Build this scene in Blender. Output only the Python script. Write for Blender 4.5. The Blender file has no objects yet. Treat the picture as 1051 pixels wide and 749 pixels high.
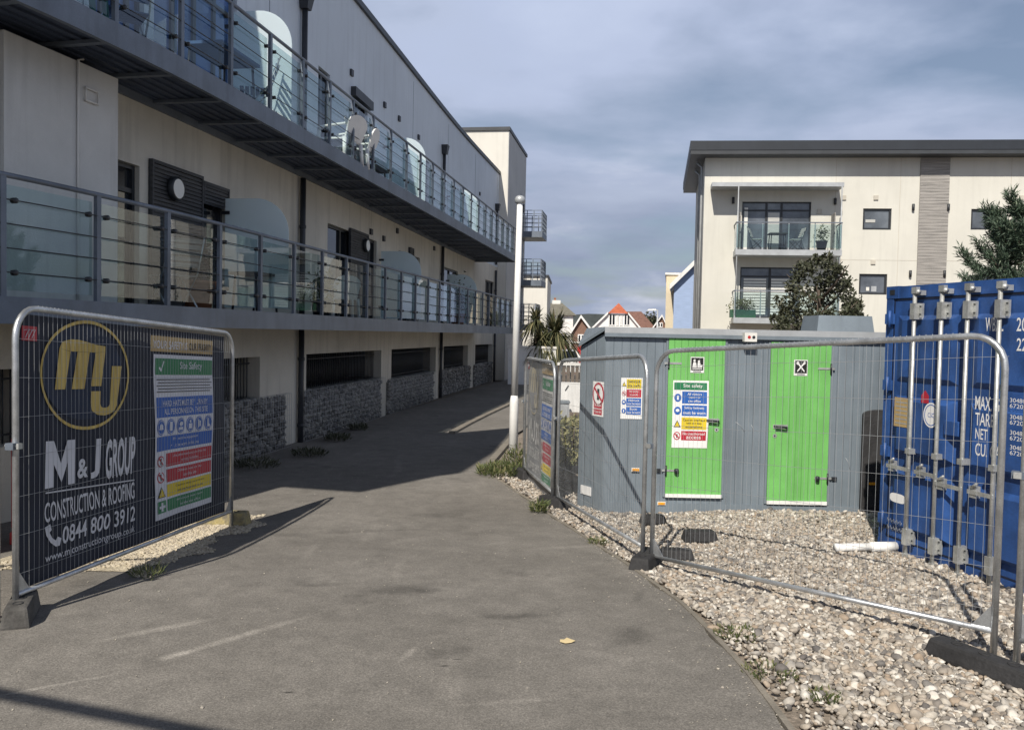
import bpy, bmesh, math, random
import numpy as np
from mathutils import Vector, Matrix
random.seed(7); RNG = np.random.default_rng(11)
SC = bpy.context.scene
COL = SC.collection
V = lambda *a: np.array(a, float)

# ---------------------------------------------------------------- camera (measured from the photograph)
F, CX, CY, CAMZ = 870.0, 525.5, 374.5, 1.95
PITCH, ROLL = math.radians(2.1), 0.02
RM = Matrix.Rotation(math.pi/2 - PITCH, 3, 'X') @ Matrix.Rotation(ROLL, 3, 'Z')
RN = np.array(RM); CAM = V(0, 0, CAMZ)
cd = bpy.data.cameras.new('camera'); co = bpy.data.objects.new('camera', cd); COL.objects.link(co)
co.location = CAM; co.rotation_euler = RM.to_euler(); cd.sensor_width = 36; cd.lens = 36*F/1051
cd.clip_start = 0.05; cd.clip_end = 3000; SC.camera = co

def gz(x, y):                       # the lie of the land: a gentle fall away from the viewer
    t = min(1, max(0, (y-4)/7)); t = t*t*(3-2*t)
    return -.25*t
def gravel_z(x, y):
    t = min(1, max(0, (x-1.6)/1.6)); t = t*t*(3-2*t)
    return gz(x, y) + .07*t*min(1, max(0, (y-5.5)/2))
def ray(px, py): return RN @ V((px-CX)/F, -(py-CY)/F, -1)
def at_y(px, py, Y):
    d = ray(px, py); return CAM + d*(Y/d[1])
def on_ground(px, py, fn=gz):
    d = ray(px, py); t = 1
    for i in range(50):
        P = CAM+d*t; t = (fn(P[0], P[1])-CAMZ)/d[2]
    return CAM+d*t
def on_plane(px, py, P0, n):
    d = ray(px, py); return CAM + d*(np.dot(P0-CAM, n)/np.dot(d, n))

# ---------------------------------------------------------------- materials
def new_mat(name):
    m = bpy.data.materials.new(name); m.use_nodes = True
    nt = m.node_tree; b = nt.nodes['Principled BSDF']
    return m, nt, b
def mat(name, col, rough=.7, metal=0., var=.12, scale=3., bump=0., bscale=None, fine=0., fscale=80., col2=None, spec=None, streak=False, lo=.35, hi=.65, grime=0.):
    """base colour with a noise variation towards col2 (or a darker/lighter tone), fine speckle and bump"""
    m, nt, b = new_mat(name); N = nt.nodes; L = nt.links
    b.inputs['Roughness'].default_value = rough; b.inputs['Metallic'].default_value = metal
    if spec is not None: b.inputs['Specular IOR Level'].default_value = spec
    tc = N.new('ShaderNodeTexCoord')
    vec = tc.outputs['Object']
    if streak:
        mp = N.new('ShaderNodeMapping'); mp.inputs['Scale'].default_value = streak if isinstance(streak, tuple) else (1, 1, .12)
        L.new(vec, mp.inputs['Vector']); vec = mp.outputs['Vector']
    c1 = [max(0, c*(1-var)) for c in col]; c2 = col2 or [min(1, c*(1+var)) for c in col]
    n1 = N.new('ShaderNodeTexNoise'); n1.inputs['Scale'].default_value = scale; n1.inputs['Detail'].default_value = 6; n1.inputs['Roughness'].default_value = .6
    L.new(vec, n1.inputs['Vector'])
    r = N.new('ShaderNodeValToRGB'); r.color_ramp.elements[0].position = lo; r.color_ramp.elements[1].position = hi
    r.color_ramp.elements[0].color = (*c1, 1); r.color_ramp.elements[1].color = (*c2, 1)
    L.new(n1.outputs['Fac'], r.inputs['Fac'])
    out = r.outputs['Color']
    if fine:
        n2 = N.new('ShaderNodeTexNoise'); n2.inputs['Scale'].default_value = fscale; n2.inputs['Detail'].default_value = 3
        L.new(tc.outputs['Object'], n2.inputs['Vector'])
        mr = N.new('ShaderNodeMapRange'); mr.inputs['From Min'].default_value = .3; mr.inputs['From Max'].default_value = .7
        mr.inputs['To Min'].default_value = 1-fine; mr.inputs['To Max'].default_value = 1+fine
        L.new(n2.outputs['Fac'], mr.inputs['Value'])
        mx = N.new('ShaderNodeVectorMath'); mx.operation = 'SCALE'
        L.new(out, mx.inputs[0]); L.new(mr.outputs['Result'], mx.inputs['Scale']); out = mx.outputs['Vector']
    if grime:                       # rain streaks running down the face
        mp = N.new('ShaderNodeMapping'); mp.inputs['Scale'].default_value = (2.2, 2.2, .16)
        L.new(tc.outputs['Object'], mp.inputs['Vector'])
        n3 = N.new('ShaderNodeTexNoise'); n3.inputs['Scale'].default_value = 2.5; n3.inputs['Detail'].default_value = 5
        L.new(mp.outputs['Vector'], n3.inputs['Vector'])
        mr = N.new('ShaderNodeMapRange'); mr.inputs['From Min'].default_value = .5; mr.inputs['From Max'].default_value = .75
        mr.inputs['To Min'].default_value = 1; mr.inputs['To Max'].default_value = 1-grime
        L.new(n3.outputs['Fac'], mr.inputs['Value'])
        mx = N.new('ShaderNodeVectorMath'); mx.operation = 'SCALE'
        L.new(out, mx.inputs[0]); L.new(mr.outputs['Result'], mx.inputs['Scale']); out = mx.outputs['Vector']
    L.new(out, b.inputs['Base Color'])
    if bump:
        n4 = N.new('ShaderNodeTexNoise'); n4.inputs['Scale'].default_value = bscale or fscale; n4.inputs['Detail'].default_value = 4
        L.new(tc.outputs['Object'], n4.inputs['Vector'])
        bp = N.new('ShaderNodeBump'); bp.inputs['Strength'].default_value = bump; bp.inputs['Distance'].default_value = .02
        L.new(n4.outputs['Fac'], bp.inputs['Height']); L.new(bp.outputs['Normal'], b.inputs['Normal'])
    return m
def attr_mat(name, stops, rough=.8, attr='rnd', bump=.0, sss=0):
    """colour picked per stone or leaf from a stored random value"""
    m, nt, b = new_mat(name); N = nt.nodes; L = nt.links
    a = N.new('ShaderNodeAttribute'); a.attribute_name = attr
    r = N.new('ShaderNodeValToRGB'); r.color_ramp.interpolation = 'LINEAR'
    el = r.color_ramp.elements
    while len(el) < len(stops): el.new(.5)
    for e, (p, c) in zip(el, stops): e.position = p; e.color = (*c, 1)
    L.new(a.outputs['Fac'], r.inputs['Fac'])
    tc = N.new('ShaderNodeTexCoord'); n = N.new('ShaderNodeTexNoise'); n.inputs['Scale'].default_value = 45; n.inputs['Detail'].default_value = 4
    L.new(tc.outputs['Object'], n.inputs['Vector'])
    mr = N.new('ShaderNodeMapRange'); mr.inputs['To Min'].default_value = .7; mr.inputs['To Max'].default_value = 1.3
    L.new(n.outputs['Fac'], mr.inputs['Value'])
    mx = N.new('ShaderNodeVectorMath'); mx.operation = 'SCALE'
    L.new(r.outputs['Color'], mx.inputs[0]); L.new(mr.outputs['Result'], mx.inputs['Scale'])
    L.new(mx.outputs['Vector'], b.inputs['Base Color']); b.inputs['Roughness'].default_value = rough
    if bump:
        bp = N.new('ShaderNodeBump'); bp.inputs['Strength'].default_value = bump; bp.inputs['Distance'].default_value = .01
        L.new(n.outputs['Fac'], bp.inputs['Height']); L.new(bp.outputs['Normal'], b.inputs['Normal'])
    if sss:
        tr = N.new('ShaderNodeBsdfTranslucent'); L.new(mx.outputs['Vector'], tr.inputs['Color'])
        ms = N.new('ShaderNodeMixShader'); ms.inputs['Fac'].default_value = sss
        L.new(b.outputs['BSDF'], ms.inputs[1]); L.new(tr.outputs['BSDF'], ms.inputs[2])
        L.new(ms.outputs['Shader'], N['Material Output'].inputs['Surface'])
    return m
def glass_mat(name, tint, ior=1.7, rough=.0):
    m, nt, b = new_mat(name); N = nt.nodes; L = nt.links
    t = N.new('ShaderNodeBsdfTransparent'); t.inputs['Color'].default_value = (*tint, 1)
    g = N.new('ShaderNodeBsdfGlossy'); g.inputs['Roughness'].default_value = rough; g.inputs['Color'].default_value = (.95, .97, 1, 1)
    tc = N.new('ShaderNodeTexCoord'); n = N.new('ShaderNodeTexNoise'); n.inputs['Scale'].default_value = 1.2
    L.new(tc.outputs['Object'], n.inputs['Vector'])
    bp = N.new('ShaderNodeBump'); bp.inputs['Strength'].default_value = .05; bp.inputs['Distance'].default_value = .02
    L.new(n.outputs['Fac'], bp.inputs['Height']); L.new(bp.outputs['Normal'], g.inputs['Normal'])
    fr = N.new('ShaderNodeFresnel'); fr.inputs['IOR'].default_value = ior
    ge = N.new('ShaderNodeNewGeometry'); sb = N.new('ShaderNodeMath'); sb.operation = 'SUBTRACT'; sb.inputs[0].default_value = 1; L.new(ge.outputs['Backfacing'], sb.inputs[1])
    mu = N.new('ShaderNodeMath'); mu.operation = 'MULTIPLY'; L.new(fr.outputs['Fac'], mu.inputs[0]); L.new(sb.outputs[0], mu.inputs[1])   # reflect on entry only, never inside the pane
    ms = N.new('ShaderNodeMixShader'); L.new(mu.outputs[0], ms.inputs['Fac'])
    L.new(t.outputs['BSDF'], ms.inputs[1]); L.new(g.outputs['BSDF'], ms.inputs[2])
    L.new(ms.outputs['Shader'], N['Material Output'].inputs['Surface'])
    return m
def frosted_mat(name, col):
    m, nt, b = new_mat(name); N = nt.nodes; L = nt.links
    b.inputs['Base Color'].default_value = (*col, 1); b.inputs['Roughness'].default_value = .35
    tr = N.new('ShaderNodeBsdfTranslucent'); tr.inputs['Color'].default_value = (*col, 1)
    ms = N.new('ShaderNodeMixShader'); ms.inputs['Fac'].default_value = .55
    L.new(b.outputs['BSDF'], ms.inputs[1]); L.new(tr.outputs['BSDF'], ms.inputs[2])
    tp = N.new('ShaderNodeBsdfTransparent'); m2 = N.new('ShaderNodeMixShader'); m2.inputs['Fac'].default_value = .05
    L.new(ms.outputs['Shader'], m2.inputs[1]); L.new(tp.outputs['BSDF'], m2.inputs[2])
    L.new(m2.outputs['Shader'], N['Material Output'].inputs['Surface'])
    return m
def groove_mat(name, col, pitch=.1, axis='X', rough=.55, var=.08, depth=.6, grime=.12, width=.08):
    """painted boarding with narrow vertical grooves"""
    m = mat(name, col, rough, 0, var, 1.6, grime=grime, fine=.05, fscale=60)
    nt = m.node_tree; N = nt.nodes; L = nt.links; b = N['Principled BSDF']
    tc = N.new('ShaderNodeTexCoord'); sp = N.new('ShaderNodeSeparateXYZ'); L.new(tc.outputs['Object'], sp.inputs['Vector'])
    ml = N.new('ShaderNodeMath'); ml.operation = 'MULTIPLY'; ml.inputs[1].default_value = 1/pitch; L.new(sp.outputs[axis], ml.inputs[0])
    fr = N.new('ShaderNodeMath'); fr.operation = 'FRACT'; L.new(ml.outputs[0], fr.inputs[0])
    pp = N.new('ShaderNodeMath'); pp.operation = 'PINGPONG'; pp.inputs[1].default_value = .5; L.new(ml.outputs[0], pp.inputs[0])
    mr = N.new('ShaderNodeMapRange'); mr.inputs['From Min'].default_value = 0; mr.inputs['From Max'].default_value = width; L.new(pp.outputs[0], mr.inputs['Value'])
    bp = N.new('ShaderNodeBump'); bp.inputs['Strength'].default_value = depth; bp.inputs['Distance'].default_value = .012
    L.new(mr.outputs['Result'], bp.inputs['Height']); L.new(bp.outputs['Normal'], b.inputs['Normal'])
    return m

M = {}
M['render'] = mat('cream_render', (.60, .57, .50), .9, 0, .1, .7, .25, 60, .04, 120, grime=.22)
M['render_ivory'] = mat('ivory_render', (.60, .59, .54), .9, 0, .05, .5, .12, 50, .03, 90, grime=.07)  # wall colour of the ivory house
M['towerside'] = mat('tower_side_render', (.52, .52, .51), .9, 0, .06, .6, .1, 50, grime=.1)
M['bayrender'] = mat('grey_render', (.60, .60, .585), .9, 0, .1, .7, .25, 60, .04, 120, grime=.2)
M['clad'] = mat('grey_cladding', (.60, .66, .73), .65, 0, .06, .5, .05, 40, .02, 60, grime=.1)
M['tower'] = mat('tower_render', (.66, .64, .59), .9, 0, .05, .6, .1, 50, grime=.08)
M['steel'] = mat('painted_steel', (.145, .172, .215), .5, .2, .18, 1.4, .05, 30, .06, 70, grime=.2)
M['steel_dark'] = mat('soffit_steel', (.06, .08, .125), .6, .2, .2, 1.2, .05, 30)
M['dark'] = mat('dark_frame', (.022, .025, .03), .45, .0, .2, 4)
M['pipe'] = mat('dark_pipe', (.03, .033, .04), .5, 0, .2, 3)
M['dusty'] = mat('dusty_rubber', (.075, .072, .068), .9, 0, .35, 7, .3, 40, .15, 60)
M['black'] = mat('black_rubber', (.028, .028, .03), .8, 0, .3, 6, .3, 40, .1, 60)
M['slat'] = mat('weathered_slat', (.055, .056, .06), .7, 0, .35, 4, .2, 40, streak=(.3, .3, 6))
M['glass'] = glass_mat('balcony_glass', (.80, .87, .87), 1.75)
M['frost'] = frosted_mat('frosted_glass', (.82, .91, .95))
M['pane'] = mat('window_pane', (.012, .015, .02), .03, 0, .5, .8, spec=.9)
M['curtain'] = mat('pale_blind', (.45, .45, .43), .3, 0, .1, 3, streak=(1, 1, 9), spec=.8)
M['skypane'] = mat('blue_reflection_pane', (.07, .14, .34), .05, 0, .4, .6, spec=1.)  # blue sky reflection put into the pane's base colour
M['galv'] = mat('galvanised_tube', (.52, .54, .56), .38, .75, .22, 7, .08, 60, .1, 120)
M['wire'] = mat('galvanised_wire', (.44, .46, .48), .55, .6, .15, 5)
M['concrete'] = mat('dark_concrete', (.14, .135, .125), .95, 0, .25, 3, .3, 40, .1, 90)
M['stainblock'] = mat('yellow_stained_block', (.20, .185, .16), .95, 0, .3, 9, .3, 40, .2, 60, col2=(.36, .30, .14))
M['white'] = mat('white_paint', (.78, .78, .77), .5, 0, .06, 3, .05, 40, .04, 60, grime=.14)
M['offwhite'] = mat('off_white', (.7, .69, .66), .7, 0, .06, 2)
M['cabin'] = groove_mat('grey_boarding', (.165, .20, .235), .103, var=.12, grime=.16)
M['cabin_plain'] = mat('grey_paint', (.165, .20, .235), .55, 0, .08, 2, .05, 40, .05, 60, grime=.15)
M['trim'] = mat('pale_trim', (.42, .44, .46), .45, .3, .12, 3, .05, 50)
M['green'] = groove_mat('green_door_boarding', (.155, .44, .115), .085, var=.12, grime=.12)
M['blue'] = mat('container_blue', (.022, .075, .25), .55, 0, .3, 2.6, .1, 30, .08, 60, grime=.38)
M['bluedark'] = mat('container_seal', (.006, .012, .035), .6, 0, .2, 3)
M['rod'] = mat('galvanised_rod', (.5, .51, .5), .45, .6, .2, 9, .08, 60, .1, 90)
M['cardwhite'] = mat('sign_white', (.78, .78, .78), .5, 0, .04, 3)
M['cardred'] = mat('sign_red', (.42, .02, .04), .5, 0, .1, 3)
M['cardblue'] = mat('sign_blue', (.02, .11, .42), .5, 0, .1, 3)
M['cardyellow'] = mat('sign_yellow', (.68, .52, .03), .5, 0, .1, 3)
M['cardgreen'] = mat('sign_green', (.02, .19, .08), .5, 0, .1, 3)
M['cardblack'] = mat('sign_black', (.015, .015, .015), .5, 0, .1, 3)
M['banner'] = mat('navy_banner', (.011, .015, .030), .75, 0, .15, 2, .1, 30, .05, 200)
M['banner_mid'] = mat('navy_banner_disc', (.017, .027, .055), .75, 0, .2, 3)
M['bwhite'] = mat('banner_white', (.62, .63, .68), .55, 0, .06, 3)
M['gold'] = mat('banner_gold', (.52, .36, .08), .5, 0, .25, 3, streak=(9, 1, .7), col2=(.66, .50, .16))
M['tan'] = mat('banner_tan', (.42, .30, .14), .55, 0, .1, 3)
M['bannergrey'] = mat('faded_banner', (.19, .195, .21), .6, 0, .2, 2, .1, 30)
M['bwhite_faded'] = mat('faded_white', (.5, .5, .5), .6, 0, .15, 6)
M['terracotta'] = mat('terracotta', (.30, .12, .06), .85, 0, .2, 6)
M['wood'] = mat('weathered_wood', (.27, .26, .25), .85, 0, .3, 3, .3, 40, .1, 60, streak=(.4, .4, 14), col2=(.40, .38, .36))
M['farpane'] = mat('painted_reflection_pane', (.05, .06, .075), .04, 0, .6, .5, spec=1., col2=(.16, .18, .21))  # pale reflections mixed into the glass colour as noise patches
M['vent'] = mat('vent_plastic', (.50, .47, .41), .7, 0, .08, 3)
M['fence_wood'] = mat('brown_fence_wood', (.13, .10, .075), .9, 0, .3, 5)
M['fascia'] = mat('dark_roof_fascia', (.024, .029, .038), .5, .1, .12, 1.2, grime=.1)
M['palegold'] = mat('faded_gold', (.40, .36, .26), .6, 0, .1, 3)
M['grit'] = attr_mat('grit', [(0, (.20, .19, .17)), (.7, (.34, .31, .27)), (1, (.5, .46, .38))], .9)
M['roofgrey'] = mat('roof_edge', (.045, .05, .057), .5, .1, .12, 2)
M['soil'] = mat('soil', (.06, .045, .03), .95, 0, .3, 10)
M['bark'] = mat('bark', (.09, .07, .055), .95, 0, .3, 12, .5, 40)
M['reflector'] = mat('amber_reflector', (.75, .33, .02), .3, 0, .1, 9)
M['redplastic'] = mat('red_plastic', (.45, .03, .03), .5, 0, .15, 5)
M['chairblue'] = mat('blue_cushion', (.05, .10, .22), .9, 0, .15, 6)
M['tealcloth'] = mat('teal_cloth', (.05, .16, .16), .9, 0, .15, 6)
M['stone'] = attr_mat('shingle', [(0, (.42, .37, .31)), (.12, (.22, .19, .16)), (.25, (.47, .43, .37)), (.36, (.11, .10, .095)), (.5, (.54, .505, .45)), (.62, (.30, .235, .175)), (.74, (.40, .35, .29)), (.86, (.085, .08, .08)), (.93, (.55, .51, .45)), (1, (.64, .61, .56))], .8, bump=.3)
M['palestone'] = attr_mat('pale_chippings', [(0, (.50, .44, .33)), (.4, (.38, .33, .26)), (.7, (.56, .50, .39)), (1, (.27, .24, .2))], .85, bump=.15)
M['gabion'] = attr_mat('gabion_stone', [(0, (.21, .205, .20)), (.3, (.14, .138, .135)), (.6, (.27, .265, .25)), (1, (.34, .33, .31))], .9, bump=.4)
M['leaf_dark'] = attr_mat('dark_leaf', [(0, (.03, .038, .02)), (.5, (.06, .068, .038)), (1, (.15, .15, .11))], .5, sss=.15)
M['leaf_pine'] = attr_mat('pine_needle', [(0, (.035, .06, .04)), (.6, (.07, .11, .07)), (1, (.15, .19, .12))], .6, sss=.1)
M['leaf_pale'] = attr_mat('variegated_leaf', [(0, (.09, .11, .04)), (.4, (.26, .25, .11)), (1, (.50, .46, .26))], .6, sss=.25)
M['leaf_weed'] = attr_mat('weed_leaf', [(0, (.06, .085, .03)), (.6, (.12, .15, .05)), (1, (.28, .26, .13))], .7, sss=.3)
M['leaf_palm'] = attr_mat('palm_leaf', [(0, (.03, .04, .02)), (.5, (.08, .085, .04)), (1, (.24, .21, .11))], .55, sss=.2)
M['brick'] = mat('red_brick', (.20, .12, .09), .9, 0, .3, 8, .3, 30)
M['tile_red'] = mat('red_roof_tile', (.40, .11, .055), .85, 0, .2, 3, .3, 12)
M['tile_brown'] = mat('brown_roof_tile', (.17, .09, .07), .85, 0, .2, 3)
M['tile_grey'] = mat('mossy_grey_tile', (.16, .15, .12), .9, 0, .2, 2)
M['paleblue'] = mat('pale_blue_boards', (.33, .43, .64), .6, 0, .08, 2, streak=(1, 1, 8))
M['sand_render'] = mat('sand_render', (.64, .55, .40), .9, 0, .06, 1)
M['hill'] = mat('distant_woodland', (.05, .06, .06), 1, 0, .3, .05)
M['carwhite'] = mat('white_car_paint', (.7, .7, .7), .25, 0, .03, 2, spec=.6)
M['lampglass'] = mat('opal_lamp', (.75, .75, .72), .3, 0, .03, 2)
M['wicker'] = mat('dark_wicker', (.05, .048, .045), .8, 0, .3, 20, .4, 60)

# ---------------------------------------------------------------- mesh building
BASE = {}
def base_of(o): return BASE.get(o.name, V(0, 0, 0)) if o else V(0, 0, 0)
class MB:
    def __init__(s): s.v = []; s.f = []; s.m = []; s.mats = []; s.sm = []
    def mi(s, m):
        if m not in s.mats: s.mats.append(m)
        return s.mats.index(m)
    def add(s, vs, fs, m, smooth=False):
        k = len(s.v); i = s.mi(m)
        s.v.extend([tuple(map(float, p)) for p in vs])
        for f in fs: s.f.append(tuple(k+j for j in f)); s.m.append(i); s.sm.append(smooth)
        return s
    def hexa(s, p, m):              # p: 8 points, bottom ring then top ring, counter-clockwise from above
        return s.add(p, [(3, 2, 1, 0), (4, 5, 6, 7), (0, 1, 5, 4), (1, 2, 6, 5), (2, 3, 7, 6), (3, 0, 4, 7)], m)
    def box(s, x0, x1, y0, y1, z0, z1, m):
        return s.hexa([(x0, y0, z0), (x1, y0, z0), (x1, y1, z0), (x0, y1, z0), (x0, y0, z1), (x1, y0, z1), (x1, y1, z1), (x0, y1, z1)], m)
    def obox(s, fr, a0, a1, b0, b1, c0, c1, m):   # box in a frame (a along u, b along v, c along n)
        P = fr.P
        return s.hexa([P(a0, b0, c1), P(a1, b0, c1), P(a1, b0, c0), P(a0, b0, c0), P(a0, b1, c1), P(a1, b1, c1), P(a1, b1, c0), P(a0, b1, c0)], m)
    def tube(s, pts, r, m, n=8, caps=True, closed=False):
        pts = [np.array(p, float) for p in pts]; rs = r if hasattr(r, '__len__') else [r]*len(pts)
        vs = []; fs = []; prev = None
        for i, p in enumerate(pts):
            a = pts[i-1] if (i > 0 or closed) else p; b = pts[(i+1) % len(pts)] if (i < len(pts)-1 or closed) else p
            t = b-a; t /= (np.linalg.norm(t)+1e-12)
            if prev is None:
                h = V(0, 0, 1) if abs(t[2]) < .9 else V(1, 0, 0)
                x = np.cross(t, h)
            else: x = prev - t*np.dot(prev, t)
            x /= (np.linalg.norm(x)+1e-12); y = np.cross(t, x); prev = x
            for k in range(n):
                q = 2*math.pi*k/n; vs.append(p+rs[i]*(math.cos(q)*x+math.sin(q)*y))
        for i in range(len(pts)-(0 if closed else 1)):
            i2 = (i+1) % len(pts)
            for k in range(n):
                k2 = (k+1) % n; fs.append((i*n+k, i*n+k2, i2*n+k2, i2*n+k))
        if caps and not closed:
            fs.append(tuple(range(n-1, -1, -1))); fs.append(tuple(range((len(pts)-1)*n, len(pts)*n)))
        return s.add(vs, fs, m, True)
    def prism(s, poly, ext, m):
        poly = [np.array(p, float) for p in poly]; ext = np.array(ext, float); n = len(poly)
        vs = poly+[p+ext for p in poly]
        fs = [tuple(range(n-1, -1, -1)), tuple(range(n, 2*n))]+[(i, (i+1) % n, n+(i+1) % n, n+i) for i in range(n)]
        return s.add(vs, fs, m)
    def lathe(s, c, prof, m, n=16):
        c = np.array(c, float); vs = []; fs = []
        for (r, z) in prof:
            for k in range(n): q = 2*math.pi*k/n; vs.append(c+V(r*math.cos(q), r*math.sin(q), z))
        for i in range(len(prof)-1):
            for k in range(n): k2 = (k+1) % n; fs.append((i*n+k, i*n+k2, (i+1)*n+k2, (i+1)*n+k))
        fs.append(tuple(range(n-1, -1, -1))); fs.append(tuple(range((len(prof)-1)*n, len(prof)*n)))
        return s.add(vs, fs, m, True)
    def build(s, name, parent=None, loc=None, bevel=0):
        """one mesh object; vertices are given in the coordinates of the parent's thing (world if no base)"""
        me = bpy.data.meshes.new(name)
        b = base_of(parent) if parent else (V(*loc) if loc is not None else V(0, 0, 0))
        vv = np.array(s.v).reshape(-1, 3)-b
        me.from_pydata(vv.tolist(), [], s.f)
        for m in s.mats: me.materials.append(m)
        me.polygons.foreach_set('material_index', s.m); me.polygons.foreach_set('use_smooth', s.sm)
        if bevel:
            bm = bmesh.new(); bm.from_mesh(me); bmesh.ops.remove_doubles(bm, verts=bm.verts, dist=1e-5)
            bmesh.ops.bevel(bm, geom=[e for e in bm.edges if len(e.link_faces) == 2 and e.calc_face_angle(0) > .5], offset=bevel, segments=2, profile=.6, affect='EDGES')
            bm.to_mesh(me); bm.free()
        me.update()
        o = bpy.data.objects.new(name, me); COL.objects.link(o)
        if parent: o.parent = parent; BASE[o.name] = b
        elif loc is not None: o.location = loc
        return o
def thing(name, label, cat, loc=(0, 0, 0), group=None, local=False):
    o = bpy.data.objects.new(name, None); COL.objects.link(o); o.empty_display_size = .2
    o.location = loc; o['label'] = label; o['category'] = cat
    if group: o['group'] = group
    BASE[o.name] = V(0, 0, 0) if local else V(*loc)
    return o
def tag(o, label, cat, group=None, kind=None):
    if label: o['label'] = label
    if cat: o['category'] = cat
    if group: o['group'] = group
    if kind: o['kind'] = kind
    return o
def copy_tree(o, parent=None):
    c = o.copy(); COL.objects.link(c)
    if parent: c.parent = parent
    for ch in o.children: copy_tree(ch, c)
    return c
def place(o, loc, rz=0, label=None):
    o.location = loc; o.rotation_euler = (0, 0, rz)
    if label: o['label'] = label
    return o
class Fr:
    def __init__(s, o, u, v, n=None):
        s.o = np.array(o, float); s.u = np.array(u, float); s.v = np.array(v, float)
        s.u /= np.linalg.norm(s.u); s.v /= np.linalg.norm(s.v)
        s.n = np.cross(s.u, s.v) if n is None else np.array(n, float)
    def P(s, a, b, c=0): return s.o+a*s.u+b*s.v+c*s.n
    def rel(s, P): d = P-s.o; return np.dot(d, s.u), np.dot(d, s.v)
    def px(s, x, y): return s.rel(on_plane(x, y, s.o, s.n))

# flat graphics on a frame: every function lays its shape c in front of the frame's plane
NOD = lambda a, b: 0.
def rect(mb, fr, a0, a1, b0, b1, c, m, disp=NOD, step=.12):
    nx = max(1, int(abs(a1-a0)/step)) if disp is not NOD else 1; ny = max(1, int(abs(b1-b0)/step)) if disp is not NOD else 1
    vs = [fr.P(a0+(a1-a0)*i/nx, b0+(b1-b0)*j/ny, c+disp(a0+(a1-a0)*i/nx, b0+(b1-b0)*j/ny)) for j in range(ny+1) for i in range(nx+1)]
    fs = [(j*(nx+1)+i, j*(nx+1)+i+1, (j+1)*(nx+1)+i+1, (j+1)*(nx+1)+i) for j in range(ny) for i in range(nx)]
    mb.add(vs, fs, m)
def poly(mb, fr, pts, c, m, disp=NOD):
    mb.add([fr.P(a, b, c+disp(a, b)) for a, b in pts], [tuple(range(len(pts)))], m)
def disc(mb, fr, a, b, ra, rb, c, m, disp=NOD, n=28):
    if disp is not NOD and max(ra, rb) > .2:      # big discs follow the cloth in rings
        for j in range(7): ring(mb, fr, a, b, ra*(j+1)/7, rb*(j+1)/7, 0, c, m, disp, 36, (j/7, ra, rb))
        return
    pts = [(a, b)]+[(a+ra*math.cos(2*math.pi*k/n), b+rb*math.sin(2*math.pi*k/n)) for k in range(n)]
    mb.add([fr.P(x, y, c+disp(x, y)) for x, y in pts], [(0, 1+k, 1+(k+1) % n) for k in range(n)], m)
def ring(mb, fr, a, b, ra, rb, w, c, m, disp=NOD, n=48, inner=None):
    vs = []
    for k in range(n):
        q = 2*math.pi*k/n
        for r in (1, 0):
            xa, xb = (ra-w*(1-r), rb-w*(1-r)) if inner is None or r else (inner[0]*inner[1], inner[0]*inner[2])
            x = a+xa*math.cos(q); y = b+xb*math.sin(q); vs.append(fr.P(x, y, c+disp(x, y)))
    mb.add(vs, [(2*k, 2*((k+1) % n), 2*((k+1) % n)+1, 2*k+1) for k in range(n)], m)
TC = {}
def glyphs(txt, bold=0., shear=0.):
    k = (txt, bold, shear)
    if k not in TC:
        cu = bpy.data.curves.new('t', 'FONT'); cu.body = txt; cu.offset = bold; cu.shear = shear; cu.fill_mode = 'BOTH'; cu.resolution_u = 3
        ob = bpy.data.objects.new('t', cu); COL.objects.link(ob)
        bpy.context.view_layer.update()
        me = bpy.data.meshes.new_from_object(ob.evaluated_get(bpy.context.evaluated_depsgraph_get()))
        vs = np.array([v.co[:2] for v in me.vertices]).reshape(-1, 2); fs = [tuple(p.vertices) for p in me.polygons]
        bpy.data.objects.remove(ob); bpy.data.curves.remove(cu); bpy.data.meshes.remove(me)
        TC[k] = (vs, fs)
    return TC[k]
def text(mb, fr, txt, a0, a1, b0, b1, c, m, disp=NOD, bold=0., shear=0., keep=False):
    """lettering stretched to fill the rectangle (keep: natural width, centred)"""
    vs, fs = glyphs(txt, bold, shear)
    if len(vs) == 0: return
    lo = vs.min(0); hi = vs.max(0); sx = (a1-a0)/(hi[0]-lo[0]); sy = (b1-b0)/(hi[1]-lo[1]); ox = a0
    if keep: sx = min(sx, sy); ox = (a0+a1)/2-(hi[0]-lo[0])*sx/2
    P = [(ox+(x-lo[0])*sx, b0+(y-lo[1])*sy) for x, y in vs]
    mb.add([fr.P(x, y, c+disp(x, y)) for x, y in P], fs, m)

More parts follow.
